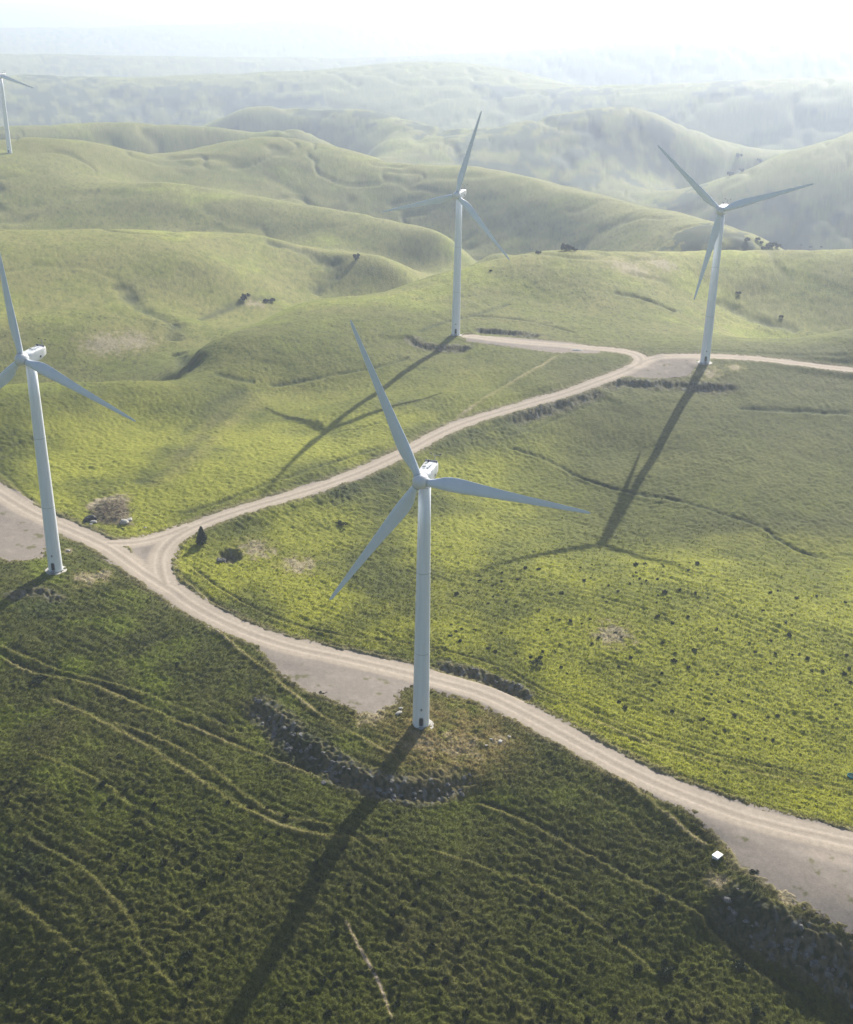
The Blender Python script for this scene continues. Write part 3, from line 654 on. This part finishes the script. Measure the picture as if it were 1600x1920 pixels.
def make_turbine():
    root = empty('wind_turbine', (0, 0, 0))
    v, f = loft([ring(3.35, -.9), ring(3.35, .12), ring(3.25, .2)]); o = mesh_obj('foundation_ring', v, f, M_CONC, root, False)
    zs = [0.15, .5, 8, 20, 20.01, 33, 44, 44.01, 56, 66.0]; rad = lambda z: 2.12 - (2.12 - 1.42) * (z / 66.0) ** 1.08
    v, f = loft([ring(rad(z), z, 64) for z in zs]); tw_ = mesh_obj('tower', v, f, M_TOWER, root, True)
    for z in (.35, 21.5, 43.5, 65.6):
        v, f = loft([ring(rad(z) + .015, z, 64), ring(rad(z) + .035, z + .03, 64), ring(rad(z) + .035, z + .15, 64), ring(rad(z) + .015, z + .18, 64)]); mesh_obj('flange_seam', v, f, M_SEAM, tw_, False)
    # oval door, its frame, the louvre above and a short stair, on the side towards the camera
    def oval(w, h, zc, y0, y1, n=24, p=.5):
        pts = []
        for i in range(n):
            a = 2 * math.pi * i / n; c_, s_ = math.cos(a), math.sin(a)
            pts.append((w / 2 * math.copysign(abs(c_) ** p, c_), h / 2 * math.copysign(abs(s_) ** p, s_)))
        return loft([[(x, y1, zc + z) for x, z in pts], [(x, y0, zc + z) for x, z in pts]])

    v, f = oval(1.15, 2.55, 2.35, -2.19, -1.9); dr = mesh_obj('door_frame', v, f, M_GREY, root); 
    v, f = oval(.86, 2.2, 2.35, -2.225, -1.95); dd = mesh_obj('door', v, f, M_DARK, root)
    v, f = boxv(.22, .3, -2.27, -2.2, 2.2, 2.45); mesh_obj('handle', v, f, M_GREY, dd)
    v, f = oval(.5, .7, 5.9, -2.12, -1.9, 16, .6); vt = mesh_obj('vent', v, f, M_GREY, root)
    steps = [boxv(-.5, .5, -2.55 - .28 * k, -2.2 - .28 * k, .85 - .2 * k - .06, .85 - .2 * k) for k in range(4)]
    steps += [boxv(-.55, -.5, -3.5, -2.15, .1, .22), boxv(.5, .55, -3.5, -2.15, .1, .22), boxv(-.6, .6, -3.2, -2.15, .88, .95)]
    for s_ in (-.56, .56): steps += [boxv(s_ - .025, s_ + .025, -2.6, -2.55, .8, 1.9), boxv(s_ - .025, s_ + .025, -3.35, -3.3, .1, 1.2)]
    v, f = join(*steps); sp_ = mesh_obj('steps', v, f, M_GREY, root)
    for o in (dr, dd, vt, sp_): o.rotation_euler = (0, 0, DOORROT)
    # nacelle
    secs = [(-2.35, 1.30, -1.25, 1.25), (-1.9, 1.55, -1.55, 1.5), (-.6, 1.66, -1.75, 1.72), (1.6, 1.68, -1.75, 1.9), (3.6, 1.66, -1.35, 1.98), (5.3, 1.6, -.75, 2.0), (5.5, 1.5, -.6, 1.9)]
    rings = []
    for y, w, z0, z1 in secs:
        rd = []
        for i in range(32):
            a = 2 * math.pi * (i + .5) / 32; c_, s_ = math.cos(a), math.sin(a); p = .36
            rd.append((w * math.copysign(abs(c_) ** p, c_), y, HUBH + .0 + (z0 + z1) / 2 + (z1 - z0) / 2 * math.copysign(abs(s_) ** p, s_)))
        rings.append(rd)
    v, f = loft(rings); f = [tuple(reversed(q)) for q in f]; nac = mesh_obj('nacelle', v, f, M_WHITE, root, True)
    nac.data.polygons.foreach_set('use_smooth', [len(p.vertices) == 4 for p in nac.data.polygons])
    for x0, y0 in ((-1.1, 2.3), (-1.1, 3.9)):
        v, f = boxv(x0, x0 + .7, y0 - .9, y0, HUBH + 1.86, HUBH + 2.02); o = mesh_obj('roof_hatch', v, f, M_GREY, nac); bevel(o, .03)
    v, f = boxv(.05, .6, .9, 4.2, HUBH + 1.82, HUBH + 2.06); o = mesh_obj('roof_hatch', v, f, M_SEAM, nac); bevel(o, .04)
    v, f = join(boxv(-1.5, 1.5, 5.0, 5.1, HUBH + 1.9, HUBH + 2.3), boxv(-1.5, -1.4, 4.8, 5.0, HUBH + 1.9, HUBH + 2.25), boxv(1.4, 1.5, 4.8, 5.0, HUBH + 1.9, HUBH + 2.25)); mesh_obj('rear_rail', v, f, M_GREY, nac)
    for s_ in (-1, 1):
        rg = [[(s_ * x_, 2.6 + .36 * math.cos(a), HUBH - .35 + .33 * math.sin(a)) for a in [2 * math.pi * i / 16 for i in range(16)]] for x_ in (1.5, 1.72)]
        if s_ > 0: rg = rg[::-1]
        v, f = loft(rg); mesh_obj('side_vent', v, f, M_DARK, nac)
    def rod(p, q, r=.06, n=8):
        p = Vector(p); q = Vector(q); d = (q - p).normalized(); a = d.orthogonal().normalized(); b = d.cross(a)
        return loft([[tuple(c_ + (a * math.cos(2 * math.pi * i / n) + b * math.sin(2 * math.pi * i / n)) * r) for i in range(n)] for c_ in (p, q)])
    v, f = join(rod((.9, 4.8, HUBH + 1.9), (.9, 4.8, HUBH + 4.2), .09), rod((-.1, 4.8, HUBH + 3.7), (2.2, 4.8, HUBH + 3.7), .06)); mast = mesh_obj('weather_mast', v, f, M_GREY, nac)
    for x_ in (-.1, 2.2):
        v, f = join(rod((x_, 4.8, HUBH + 3.7), (x_, 4.8, HUBH + 4.1), .04), boxv(x_ - .3, x_ + .3, 4.65, 4.95, HUBH + 4.05, HUBH + 4.2)); mesh_obj('wind_sensor', v, f, M_DARK, root).parent = root
    v, f = join(boxv(-.75, -.35, 4.3, 4.7, HUBH + 2.0, HUBH + 2.55)); o = mesh_obj('beacon_lamp', v, f, M_DARK, nac); bevel(o, .08)
    # rotor hub (spinner)
    prof = [(1.75, .0), (1.9, .45), (1.55, 1.35), (1.0, 1.78), (.2, 1.9), (-.7, 1.88), (-1.25, 1.75)]
    prof = [(2.0, .02), (1.93, .5), (1.68, 1.02), (1.2, 1.48), (.5, 1.78), (-.3, 1.86), (-1.0, 1.78), (-1.35, 1.6)]
    rings = [[axis_pt(OVER + s_, r_ * math.sin(a), r_ * math.cos(a)) for a in [2 * math.pi * i / 40 for i in range(40)]] for s_, r_ in reversed(prof)]
    v, f = loft(rings); f = [tuple(reversed(q)) for q in f]; mesh_obj('hub', v, f, M_WHITE, root, True)
    v, f = blade_mesh(); b0 = mesh_obj('blade', v, f, M_BLADE, root, True)
    for _ in range(2):
        b = b0.copy(); C.objects.link(b); b.parent = root
    v, f = loft([ring(.99, .95, 32), ring(.99, 1.95, 32)]); 
    for b in [c for c in root.children if c.name.startswith('blade')]:
        mesh_obj('blade_collar', v, f, M_SEAM, b, True) if b is b0 else None
    c0 = b0.children[0]
    for b in [c for c in root.children if c.name.startswith('blade') and c is not b0]:
        c = c0.copy(); C.objects.link(c); c.parent = b
    return root
def pose(root, base, yaw, phase):
    root.location = base; root.rotation_euler = (0, 0, math.radians(yaw))
    k = 0
    rt = Vector((1, 0, 0)); up = Vector((0, st, ct)); back = Vector((0, ct, -st))
    for b in root.children:
        if b.name.split('.')[0] == 'blade':
            a = math.radians(phase + 120 * k); k += 1
            Xv = rt * math.cos(a) - up * math.sin(a); Zv = rt * math.sin(a) + up * math.cos(a)
            m = Matrix.Identity(4)
            for i in range(3): m[i][0] = Xv[i]; m[i][1] = back[i]; m[i][2] = Zv[i]; m[i][3] = axis_pt(OVER)[i]
            b.matrix_local = m
DOORROT = math.radians(19)
T_LABELS = ['nearest white wind turbine, in the middle, on the grass below the gravel road',
            'white wind turbine at the left edge by the road fork, nacelle seen from the side',
            'pale wind turbine at the end of the back gravel spur, one blade nearly upright',
            'wind turbine on the right by the upper road junction, two blades raised in a V',
            'tiny hazy wind turbine on the far hilltop, cut by the left edge']
tur0 = make_turbine()
for i, (b, yw, ph) in enumerate(TURB):
    t = tur0 if i == 0 else copy_tree(tur0)
    pose(t, b, yw, ph); tag(t, T_LABELS[i], 'wind turbine', 'wind turbines across the hills')

# ------------------------------------------------------------------ plants
M_LEAF = noisy_mat('dark_leaf', (.014, .028, .010), (.045, .070, .020), 1.5, .8)
M_RUSH = noisy_mat('rush', (.016, .028, .006), (.055, .072, .014), 2.5, .85)
M_BARK = noisy_mat('bark', (.05, .04, .03), (.10, .08, .06), 4, .9)
M_FARTREE = noisy_mat('far_leaf', (.012, .022, .012), (.030, .045, .018), .4, .9)

def tuft_mesh(seed, n=70, rad=.55, h=.75):
    rg = random.Random(seed); v = []; f = []
    for i in range(n):
        a = rg.uniform(0, 6.283); r = rad * math.sqrt(rg.random()); x, y = r * math.cos(a), r * math.sin(a) * .8
        le = rg.uniform(.25, .75); hh = h * rg.uniform(.55, 1.1) * (1 - .5 * (r / rad) ** 2); w = rg.uniform(.06, .13); t = rg.uniform(0, 3.14)
        dx, dy = w * math.cos(t), w * math.sin(t); ox, oy = math.cos(a) * le * hh, math.sin(a) * le * hh; k = len(v)
        v += [(x - dx, y - dy, -.25), (x + dx, y + dy, -.25), (x + dx * .8 + ox * .45, y + dy * .8 + oy * .45, hh * .65), (x - dx * .8 + ox * .45, y - dy * .8 + oy * .45, hh * .65), (x + ox, y + oy, hh)]
        f += [(k, k + 1, k + 2, k + 3), (k + 3, k + 2, k + 4)]
    return v, f
def foliage(seed, n, fn, size):
    rg = random.Random(seed); v = []; f = []
    for i in range(n):
        c = Vector(fn(rg)); a = Vector((rg.gauss(0, 1), rg.gauss(0, 1), rg.gauss(0, 1))).normalized(); b = a.orthogonal().normalized(); c2 = a.cross(b); s = size * rg.uniform(.5, 1.2); k = len(v)
        for q in ((-1, -.6), (.2, -1), (1, .1), (0, 1)): v.append(tuple(c + (b * q[0] + c2 * q[1]) * s))
        f.append((k, k + 1, k + 2, k + 3))
    return v, f
def make_bush(name, seed, rad, h, mat, n=420):
    rg0 = random.Random(seed); lumps = [(rg0.gauss(0, rad * .45), rg0.gauss(0, rad * .45), h * rg0.uniform(.3, .75), rad * rg0.uniform(.35, .6)) for _ in range(6)]
    def fn(rg):
        c = rg.choice(lumps); d = Vector((rg.gauss(0, 1), rg.gauss(0, 1), rg.gauss(0, 1))).normalized() * c[3] * rg.uniform(.55, 1.05)
        return (c[0] + d.x, c[1] + d.y, max(.05, c[2] + d.z * h / rad / 1.6))
    root = empty(name, (0, 0, 0)); v, f = foliage(seed, n, fn, rad * .13); mesh_obj('foliage', v, f, mat, root)
    st_ = []
    for i in range(5):
        a = i * 1.3; st_.append(loft([ring(.06, -.3, 6), [(math.cos(a) * rad * .4 + p[0], math.sin(a) * rad * .4 + p[1], h * .6) for p in ring(.025, 0, 6)]]))
    v, f = join(*st_); mesh_obj('stem', v, f, M_BARK, root)
    return root
def make_cone_tree(seed, rad, h, mat, n=2200, name='evergreen_tree'):
    def fn(rg):
        t = rg.random() ** .8; a = rg.uniform(0, 6.283); lob = 1 + .28 * math.sin(a * 3 + t * 9 + seed) + .18 * math.sin(a * 7 - t * 15)
        r = rad * (1 - t) ** .75 * lob * rg.uniform(.45, 1.0) + .08; return (r * math.cos(a), r * math.sin(a), h * (.1 + .9 * t) + rg.uniform(-.25, .25))
    root = empty(name, (0, 0, 0)); v, f = foliage(seed, n, fn, .26); mesh_obj('crown', v, f, mat, root)
    rg = random.Random(seed); parts = [loft([ring(.2, -.4, 10), ring(.15, h * .3, 10), ring(.04, h * .92, 10)])]
    for i in range(12):
        a = i * 2.4; z = h * (.15 + .06 * i); L = rad * (1 - i / 14); parts.append(loft([[(p[2] * 0 + p[0] * .3, p[1] * .3, z + p[1] * .3) for p in ring(.1, 0, 5)], [(L * math.cos(a) * .8 + p[0] * .1, L * math.sin(a) * .8 + p[1] * .1, z + .5 + p[1] * .1) for p in ring(.1, 0, 5)]]))
    v, f = join(*parts); mesh_obj('trunk', v, f, M_BARK, root)
    return root
def put(o, loc, rz=0.0, s=1.0):
    o.location = loc; o.rotation_euler = (0, 0, rz); o.scale = (s, s, s) if not isinstance(s, tuple) else s

tr = make_cone_tree(3, 1.75, 6.2, M_LEAF); put(tr, place(379, 1021, .1))
tag(tr, 'dark narrow evergreen tree beside the road fork with a long shadow', 'tree')
BUSH = [((640, 985), 1.5, 1.4, 'round dark bush alone in the field right of the dark pit'),
        ((1006, 1250), 1.3, 2.0, 'tall dark bush just below another small bush on the slope above the road'),
        ((1012, 1235), 1.0, 1.0, 'small dark bush right above the taller bush on the slope above the road'),
        ((1415, 1635), 1.0, .9, 'dark round bush on the edge of the wide gravel area at lower right'),
        ((605, 1300), .8, .6, 'small dark bush on the gravel area behind the middle turbine'),
        ((72, 1277), 1.6, 1.0, 'low dark bush by the crossing of sheep tracks at the left'),
        ((333, 1246), .8, .8, 'small round bush below the road in the left field'),
        ((350, 1790), 1.3, 1.1, 'dark double bush in the shaded grass left of the long tower shadow'),
        ((1386, 1795), 1.6, 1.3, 'dark bush in the lower right grass below the rocky bank'),
        ((1245, 1815), 1.7, 1.3, 'loose green bush at the bottom right among rushes'),
        ((1240, 1690), 1.2, .9, 'flat bush beside the sheep track in the lower right field'),
        ((1424, 1895), 1.3, 1.2, 'darkest bush at the bottom edge on the right')]
for i, (p, r, h, lab) in enumerate(BUSH):
    b = make_bush('bush', 50 + i, r, h, M_LEAF); put(b, place(*p, .1)); tag(b, lab, 'bush')

def scatter_px(poly, n, seed, mind):
    """world points inside an area of ground"""
    P = np.array([hit(*p) for p in poly]); rg = np.random.default_rng(seed); out = []; lo = P.min(0); hi = P.max(0); tries = 0
    while len(out) < n and tries < 20000:
        q = rg.uniform(lo, hi, (400, 2)); tries += 400
        ins = poly_sd(P, q[:, 0], q[:, 1], 1e5) > 0
        q = q[ins]; den = fbm(q[:, 0] / 18, q[:, 1] / 18, 3, seed)
        for pt, dn in zip(q, den):
            if dn + rg.uniform(-.5, .5) < 0.05: continue
            if any((pt[0] - o[0]) ** 2 + (pt[1] - o[1]) ** 2 < mind ** 2 for o in out): continue
            dr = min(line_dist(P_, pt[:1], pt[1:])[0][0] - hw for P_, hw in ROADS)
            if dr < 2: continue
            out.append(pt)
            if len(out) >= n: break
    return out
TUFTS = []
for s in range(5):
    v, f = tuft_mesh(s); me = bpy.data.meshes.new('rush_clump'); me.from_pydata(v, [], f); me.materials.append(M_RUSH); TUFTS.append(me)
def rushes(poly, n, seed, mind, lab, grp, s0, s1):
    rg = random.Random(seed)
    for pt in scatter_px(poly, n, seed, mind):
        o = bpy.data.objects.new('rush_clump', rg.choice(TUFTS)); C.objects.link(o); s = rg.uniform(s0, s1) * (1.35 if rg.random() < .15 else 1)
        o.location = (pt[0], pt[1], surf(*pt)); o.rotation_euler = (0, 0, rg.uniform(0, 6.28)); o.scale = (s * rg.uniform(.8, 1.3), s, s * rg.uniform(.7, 1.0)); tag(o, lab, 'rush clump', grp)
rushes([(830, 1090), (1100, 1050), (1600, 1110), (1600, 1440), (1400, 1400), (1050, 1290), (900, 1220), (830, 1200)], 135, 5, 2.2,
       'small dark rush clump dotted over the bright field right of the middle turbine', 'rush clumps in the bright right field', .55, 1.0)
rushes([(0, 1450), (450, 1480), (700, 1600), (560, 1920), (0, 1920)], 85, 6, 1.6,
       'small dark rush clump in the dark lower left grass', 'rush clumps in the lower left grass', .65, 1.2)
rushes([(620, 1640), (900, 1640), (1250, 1740), (1560, 1900), (1500, 1920), (560, 1920)], 80, 8, 1.6,
       'small dark rush clump in the grass at the bottom right of the tower shadow', 'rush clumps in the lower right grass', .65, 1.2)

# ------------------------------------------------------------------ stones and rubbish
M_STONE = noisy_mat('pale_stone', (.30, .285, .25), (.50, .48, .44), 1.5, .9, .05)
M_ROCK = noisy_mat('grey_rock', (.055, .055, .052), (.24, .235, .22), 1.4, .9, .08)
def rock_mesh(seed, jit=.28):
    import bmesh
    bm = bmesh.new(); bmesh.ops.create_icosphere(bm, subdivisions=2, radius=1); rg = random.Random(seed); ph = [rg.uniform(0, 9) for _ in range(6)]
    for v in bm.verts:
        c = v.co; d = 1 + jit * (math.sin(c.x * 2.3 + ph[0]) * math.cos(c.y * 2.7 + ph[1]) + .6 * math.sin(c.z * 4.1 + ph[2] + c.x * 3)) + rg.uniform(-.07, .07); v.co = c * d
        v.co.z *= .7
    me = bpy.data.meshes.new('boulder'); bm.to_mesh(me); bm.free(); return me
ROCKS = [rock_mesh(s) for s in range(6)]
for m in ROCKS: m.materials.append(M_ROCK)
SROCKS = [rock_mesh(s + 20, .2) for s in range(4)]
for m in SROCKS: m.materials.append(M_STONE)
def boulders(P, n, seed, off, spread, s0, s1, lab, grp, t0=.08, t1=.92, pool=ROCKS, nm='boulder'):
    rg = random.Random(seed); seg = np.hypot(*(P[1:] - P[:-1]).T); cum = np.concatenate([[0], np.cumsum(seg)]) / seg.sum()
    for i in range(n):
        t = rg.uniform(t0, t1); k = max(0, min(len(P) - 2, int(np.searchsorted(cum, t)) - 1)); e = P[k + 1] - P[k]; q = P[k] + e * (t - cum[k]) / (cum[k + 1] - cum[k]); nn = np.array([-e[1], e[0]]) / np.hypot(*e)
        q = q + nn * (off + rg.gauss(0, spread)); s = s0 + (s1 - s0) * rg.random() ** 2.2
        o = bpy.data.objects.new(nm, rg.choice(pool)); C.objects.link(o); o.location = (q[0], q[1], surf(*q) + s * .1); o.rotation_euler = (rg.uniform(-.4, .4), rg.uniform(-.4, .4), rg.uniform(0, 6.28)); o.scale = (s, s * rg.uniform(.6, 1), s * rg.uniform(.6, 1)); tag(o, lab, 'boulder', grp)
boulders(BANKS[0][0], 95, 1, -1.6, 1.5, .25, .95, 'grey boulder in the rocky bank below the middle turbine', 'boulders in the bank below the middle turbine', .03, .97)
boulders(BANKS[1][0], 60, 2, -1.8, 1.7, .25, .9, 'grey boulder in the dark rocky bank at the lower right', 'boulders in the lower right bank', .05, .8)
boulders(BANKS[5][0], 30, 3, .3, .9, .2, .6, 'grey stone in the cut bank above the road right of the middle turbine', 'stones in the road cutting')
boulders(BANKS[6][0], 18, 4, -1.5, 1.2, .3, .7, 'grey stone below the edge of the upper road', 'stones below the upper road')
def stone(px, s, lab, pool=SROCKS, rz=0.3, sc=(1, .7, .6), nm='pale_stone'):
    o = bpy.data.objects.new(nm, pool[int(px[0]) % len(pool)]); C.objects.link(o); l = place(*px); o.location = (l[0], l[1], l[2] + s * .15); o.scale = (s * sc[0], s * sc[1], s * sc[2]); o.rotation_euler = (0, 0, rz); tag(o, lab, 'stone'); return o
stone((752, 1329), .75, 'upper pale stone of the pair beside the foot of the middle turbine')
stone((748, 1339), 1.0, 'long pale stone, lower of the pair beside the foot of the middle turbine', rz=.9, sc=(1.3, .6, .6))
stone((128, 1034), .7, 'small white stone on the grass right of the left turbine tower')
stone((233, 982), 1.6, 'large white stone at the right end of the debris heap', rz=.1, sc=(1, .8, .8))
stone((243, 976), 1.2, 'white stone behind the large one at the debris heap', rz=1)
stone((176, 981), 1.3, 'white stone in front of the dark sheet at the debris heap', rz=.4)
stone((171, 986), .6, 'small white chip nearest the road at the debris heap')
stone((272, 989), .6, 'small pale stone right of the debris heap near the road')
for i, (p, s) in enumerate([((921, 1389), .55), ((938, 1392), .75), ((955, 1383), .5), ((912, 1401), .4)]):
    stone(p, s, ['pale rock, second from left in the row below the road', 'largest pale rock in the row below the road', 'rightmost pale rock in the row below the road', 'leftmost small pale rock in the row below the road'][i], nm='pale_rock', rz=1.1 * i, sc=(1, .6 + .1 * i, .4))
for i, (p, s) in enumerate([((413, 1052), 1.4), ((420, 1040), 1.1), ((409, 1045), .8), ((447, 1050), .9)]):
    stone(p, s, ['large slab of grey rock on the near left rim of the dark pit', 'leaning grey rock at the top of the dark pit', 'small grey rock at the far left of the dark pit', 'grey rock on the right rim of the dark pit'][i], pool=ROCKS, rz=.5 + i, sc=(1, .5, .9), nm='pit_rock')
# debris heap: a tangle of brown branches
M_BRANCH = noisy_mat('dead_branch', (.055, .038, .03), (.17, .125, .10), 3, .9)
hp = root_h = empty('debris_heap', place(205, 964)); tag(hp, 'brown heap of dead branches and earth beside the road fork', 'debris heap')
rg = random.Random(4); parts = []
c0 = DEBRIS.mean(0)
for i in range(260):
    x = rg.gauss(0, 3.4); y = rg.gauss(0, 3.6); z = surf(c0[0] + x, c0[1] + y) - hp.location.z + max(0, .8 - .02 * (x * x + y * y)) * rg.random()
    a = rg.uniform(0, 6.28); L = rg.uniform(.5, 1.9); e = rg.uniform(-.15, .35); r0_ = rg.uniform(.04, .12)
    ox, oy = c0[0] - hp.location.x, c0[1] - hp.location.y
    p0 = Vector((x + ox, y + oy, z)); p1 = p0 + Vector((math.cos(a) * L, math.sin(a) * L, e * L)); d = (p1 - p0).normalized(); u = d.orthogonal().normalized(); w = d.cross(u)
    parts.append(loft([[tuple(p0 + (u * math.cos(q) + w * math.sin(q)) * r0_) for q in (0, 1.57, 3.14, 4.71)], [tuple(p1 + (u * math.cos(q) + w * math.sin(q)) * r0_ * .4) for q in (0, 1.57, 3.14, 4.71)]]))
v, f = join(*parts); mesh_obj('branches', v, f, M_BRANCH, hp)
# dark sheet over something low
M_SHEET = noisy_mat('black_sheet', (.008, .009, .012), (.03, .034, .04), 1.5, .5)
sh = empty('covered_stack', place(169, 976), .45); tag(sh, 'black plastic sheet draped over a low stack at the left end of the debris heap', 'covered stack')
v = []; f = []; n = 14
for j in range(n):
    for i in range(n):
        u_, w_ = i / (n - 1) * 2 - 1, j / (n - 1) * 2 - 1; e = max(abs(u_), abs(w_)); z = 1.5 * (1 - max(0, (e - .55) / .45)) ** .7 + .12 * math.sin(5 * u_ + 3 * w_) - .1 + .25 * u_
        v.append((u_ * 2.3 * (1 + .05 * math.sin(7 * w_)), w_ * 1.5 * (1 + .06 * math.sin(6 * u_)), z if e < 1 else -.4))
for j in range(n - 1):
    for i in range(n - 1): k = j * n + i; f.append((k, k + 1, k + n + 1, k + n))
mesh_obj('plastic_sheet', v, f, M_SHEET, sh, True)
v, f = boxv(-1.7, 1.7, -1.0, 1.0, -.3, .9); mesh_obj('stack', v, f, M_BRANCH, sh)
# white tank lid by the gravel area
tk = empty('white_box', place(1345, 1610, .1), .75); tag(tk, 'white square box standing in the grass left of the wide gravel area', 'box')
v, f = boxv(-.95, .95, -.75, .75, -.2, .75); o = mesh_obj('body', v, f, M_WHITE, tk); bevel(o, .06)
v, f = boxv(-1.05, 1.05, -.85, .85, .753, .87); o = mesh_obj('lid', v, f, M_WHITE, tk); bevel(o, .04)
M_TEAL = noisy_mat('teal_plastic', (.03, .20, .24), (.05, .27, .30), 2, .9, 0, .05); M_WATER = noisy_mat('trough_water', (.02, .05, .05), (.03, .06, .06), 2, .95, 0, .05)
tg = empty('water_trough', place(1596, 1458, .1)); tag(tg, 'small teal water trough at the right edge beside the farm track', 'trough')
v, f = loft([ring(.85, -.2, 28), ring(.95, .6, 28), ring(.85, .6, 28), ring(.78, .25, 28)]); mesh_obj('tub', v, f, M_TEAL, tg)
v, f = loft([ring(.80, .40, 28), ring(.80, .45, 28)]); mesh_obj('water', v, f, M_WATER, tg)
# pale gravel heap on the back spur
gp = mesh_obj('gravel_heap', *(lambda L: loft([[(p[0] * 3.2, p[1] * 1.8, p[2]) for p in ring(r, z, 24)] for r, z in ((1.2, -.3), (1.0, .15), (.75, .5), (.4, .75), (.1, .82))]))(0), M_STONE, None, True)
gp.location = place(1083, 656); tag(gp, 'pale heap of gravel on the far spur road near the road junction', 'gravel heap')

# trees and bushes on the far slopes
far_src = []
for s in range(4):
    rg0 = random.Random(90 + s); W_ = rg0.uniform(3.2, 4.6); Hh = rg0.uniform(4.5, 7); lumps = [(rg0.gauss(0, W_ * .45), rg0.gauss(0, W_ * .45), Hh * rg0.uniform(.45, .8), W_ * rg0.uniform(.35, .6)) for _ in range(8)]
    def fn(rg, lumps=lumps):
        c = rg.choice(lumps); d = Vector((rg.gauss(0, 1), rg.gauss(0, 1), rg.gauss(0, 1))).normalized() * c[3] * rg.uniform(.5, 1.05); return (c[0] + d.x, c[1] + d.y, max(.2, c[2] + d.z))
    root = empty('far_tree', (0, 0, 0)); v, f = foliage(s, 500, fn, .65); mesh_obj('crown', v, f, M_FARTREE, root)
    v, f = loft([ring(.35, -1, 8), ring(.25, Hh * .4, 8), ring(.1, Hh * .7, 8)]); mesh_obj('trunk', v, f, M_BARK, root); far_src.append([root, False])
def far_tree(p, s, lab, grp=None):
    k = random.randrange(4); r, used = far_src[k]
    t = r if not used else copy_tree(r); far_src[k][1] = True
    put(t, place(*p, .3), random.uniform(0, 6.28), s * .7); tag(t, lab, 'tree', grp)
for p, s in [((1058, 471), .75), ((1064, 470), .9), ((1071, 471), .8), ((1078, 472), .5)]: far_tree(p, s, 'one of the dark trees clustered on the dome crest between the two back turbines', 'tree cluster on the dome crest')
far_tree((1010, 474), .6, 'lone dark tree on the dome crest left of the tree cluster')
far_tree((921, 508), .35, 'small dark shrub on the dome slope right of the back turbine tower')
far_tree((668, 487), .9, 'dark thicket tree in the gully of the left middle hill')
for p, s in [((1432, 466), .8), ((1441, 466), 1.1), ((1449, 464), 1.2), ((1458, 465), 1), ((1468, 465), .8), ((1402, 452), .9), ((1421, 450), .7), ((1428, 456), .6), ((1500, 462), .8), ((1520, 465), .8), ((1540, 464), .6)]: far_tree(p, s, 'dark tree in the line behind the dome crest right of the right turbine', 'trees behind the dome right of the right turbine')
for p, s in [((1384, 297), 2.2), ((1368, 330), 1.7), ((1392, 322), 1.2), ((1425, 304), 1.4)]: far_tree(p, s, 'hazy tree on the far pale slope above the right turbine rotor', 'hazy trees on the far right slope')
for p, s in [((458, 562), .9), ((500, 568), .7), ((512, 567), .7)]: far_tree(p, s, 'dark shrub on the bare patch in the left middle valley', 'shrubs on the bare valley patch')
for p, s in [((1386, 552), .45), ((1466, 597), .4)]: far_tree(p, s, 'small lone shrub on the slope right of the right turbine tower', 'lone shrubs on the right slope')

#@@END@@

# ------------------------------------------------------------------ the air
zlo = float(Z.min()) - 1.0; hb = 13200.0; ztop = max(CAMZ + 3.0, float(Z.max()) + 2)
hv = [(sx * hb, sy * hb, z) for z in (zlo, ztop) for sx, sy in ((-1, -1), (1, -1), (1, 1), (-1, 1))]
hm = bpy.data.materials.new('haze'); hm.use_nodes = True; hn = hm.node_tree.nodes; hn.clear()
ho = hn.new('ShaderNodeOutputMaterial'); pv = hn.new('ShaderNodeVolumePrincipled')
pv.inputs['Color'].default_value = HAZE_COLOR; pv.inputs['Density'].default_value = HAZE_DENSITY; pv.inputs['Anisotropy'].default_value = HAZE_G
hm.node_tree.links.new(pv.outputs['Volume'], ho.inputs['Volume'])
haze = mesh_obj('haze', hv, [(0, 3, 2, 1), (4, 5, 6, 7), (0, 1, 5, 4), (1, 2, 6, 5), (2, 3, 7, 6), (3, 0, 4, 7)], hm)
tag(haze, 'pale blue haze hanging over the hills', 'haze', kind='stuff')
print('ground z', Z.min(), Z.max(), 'verts', N)
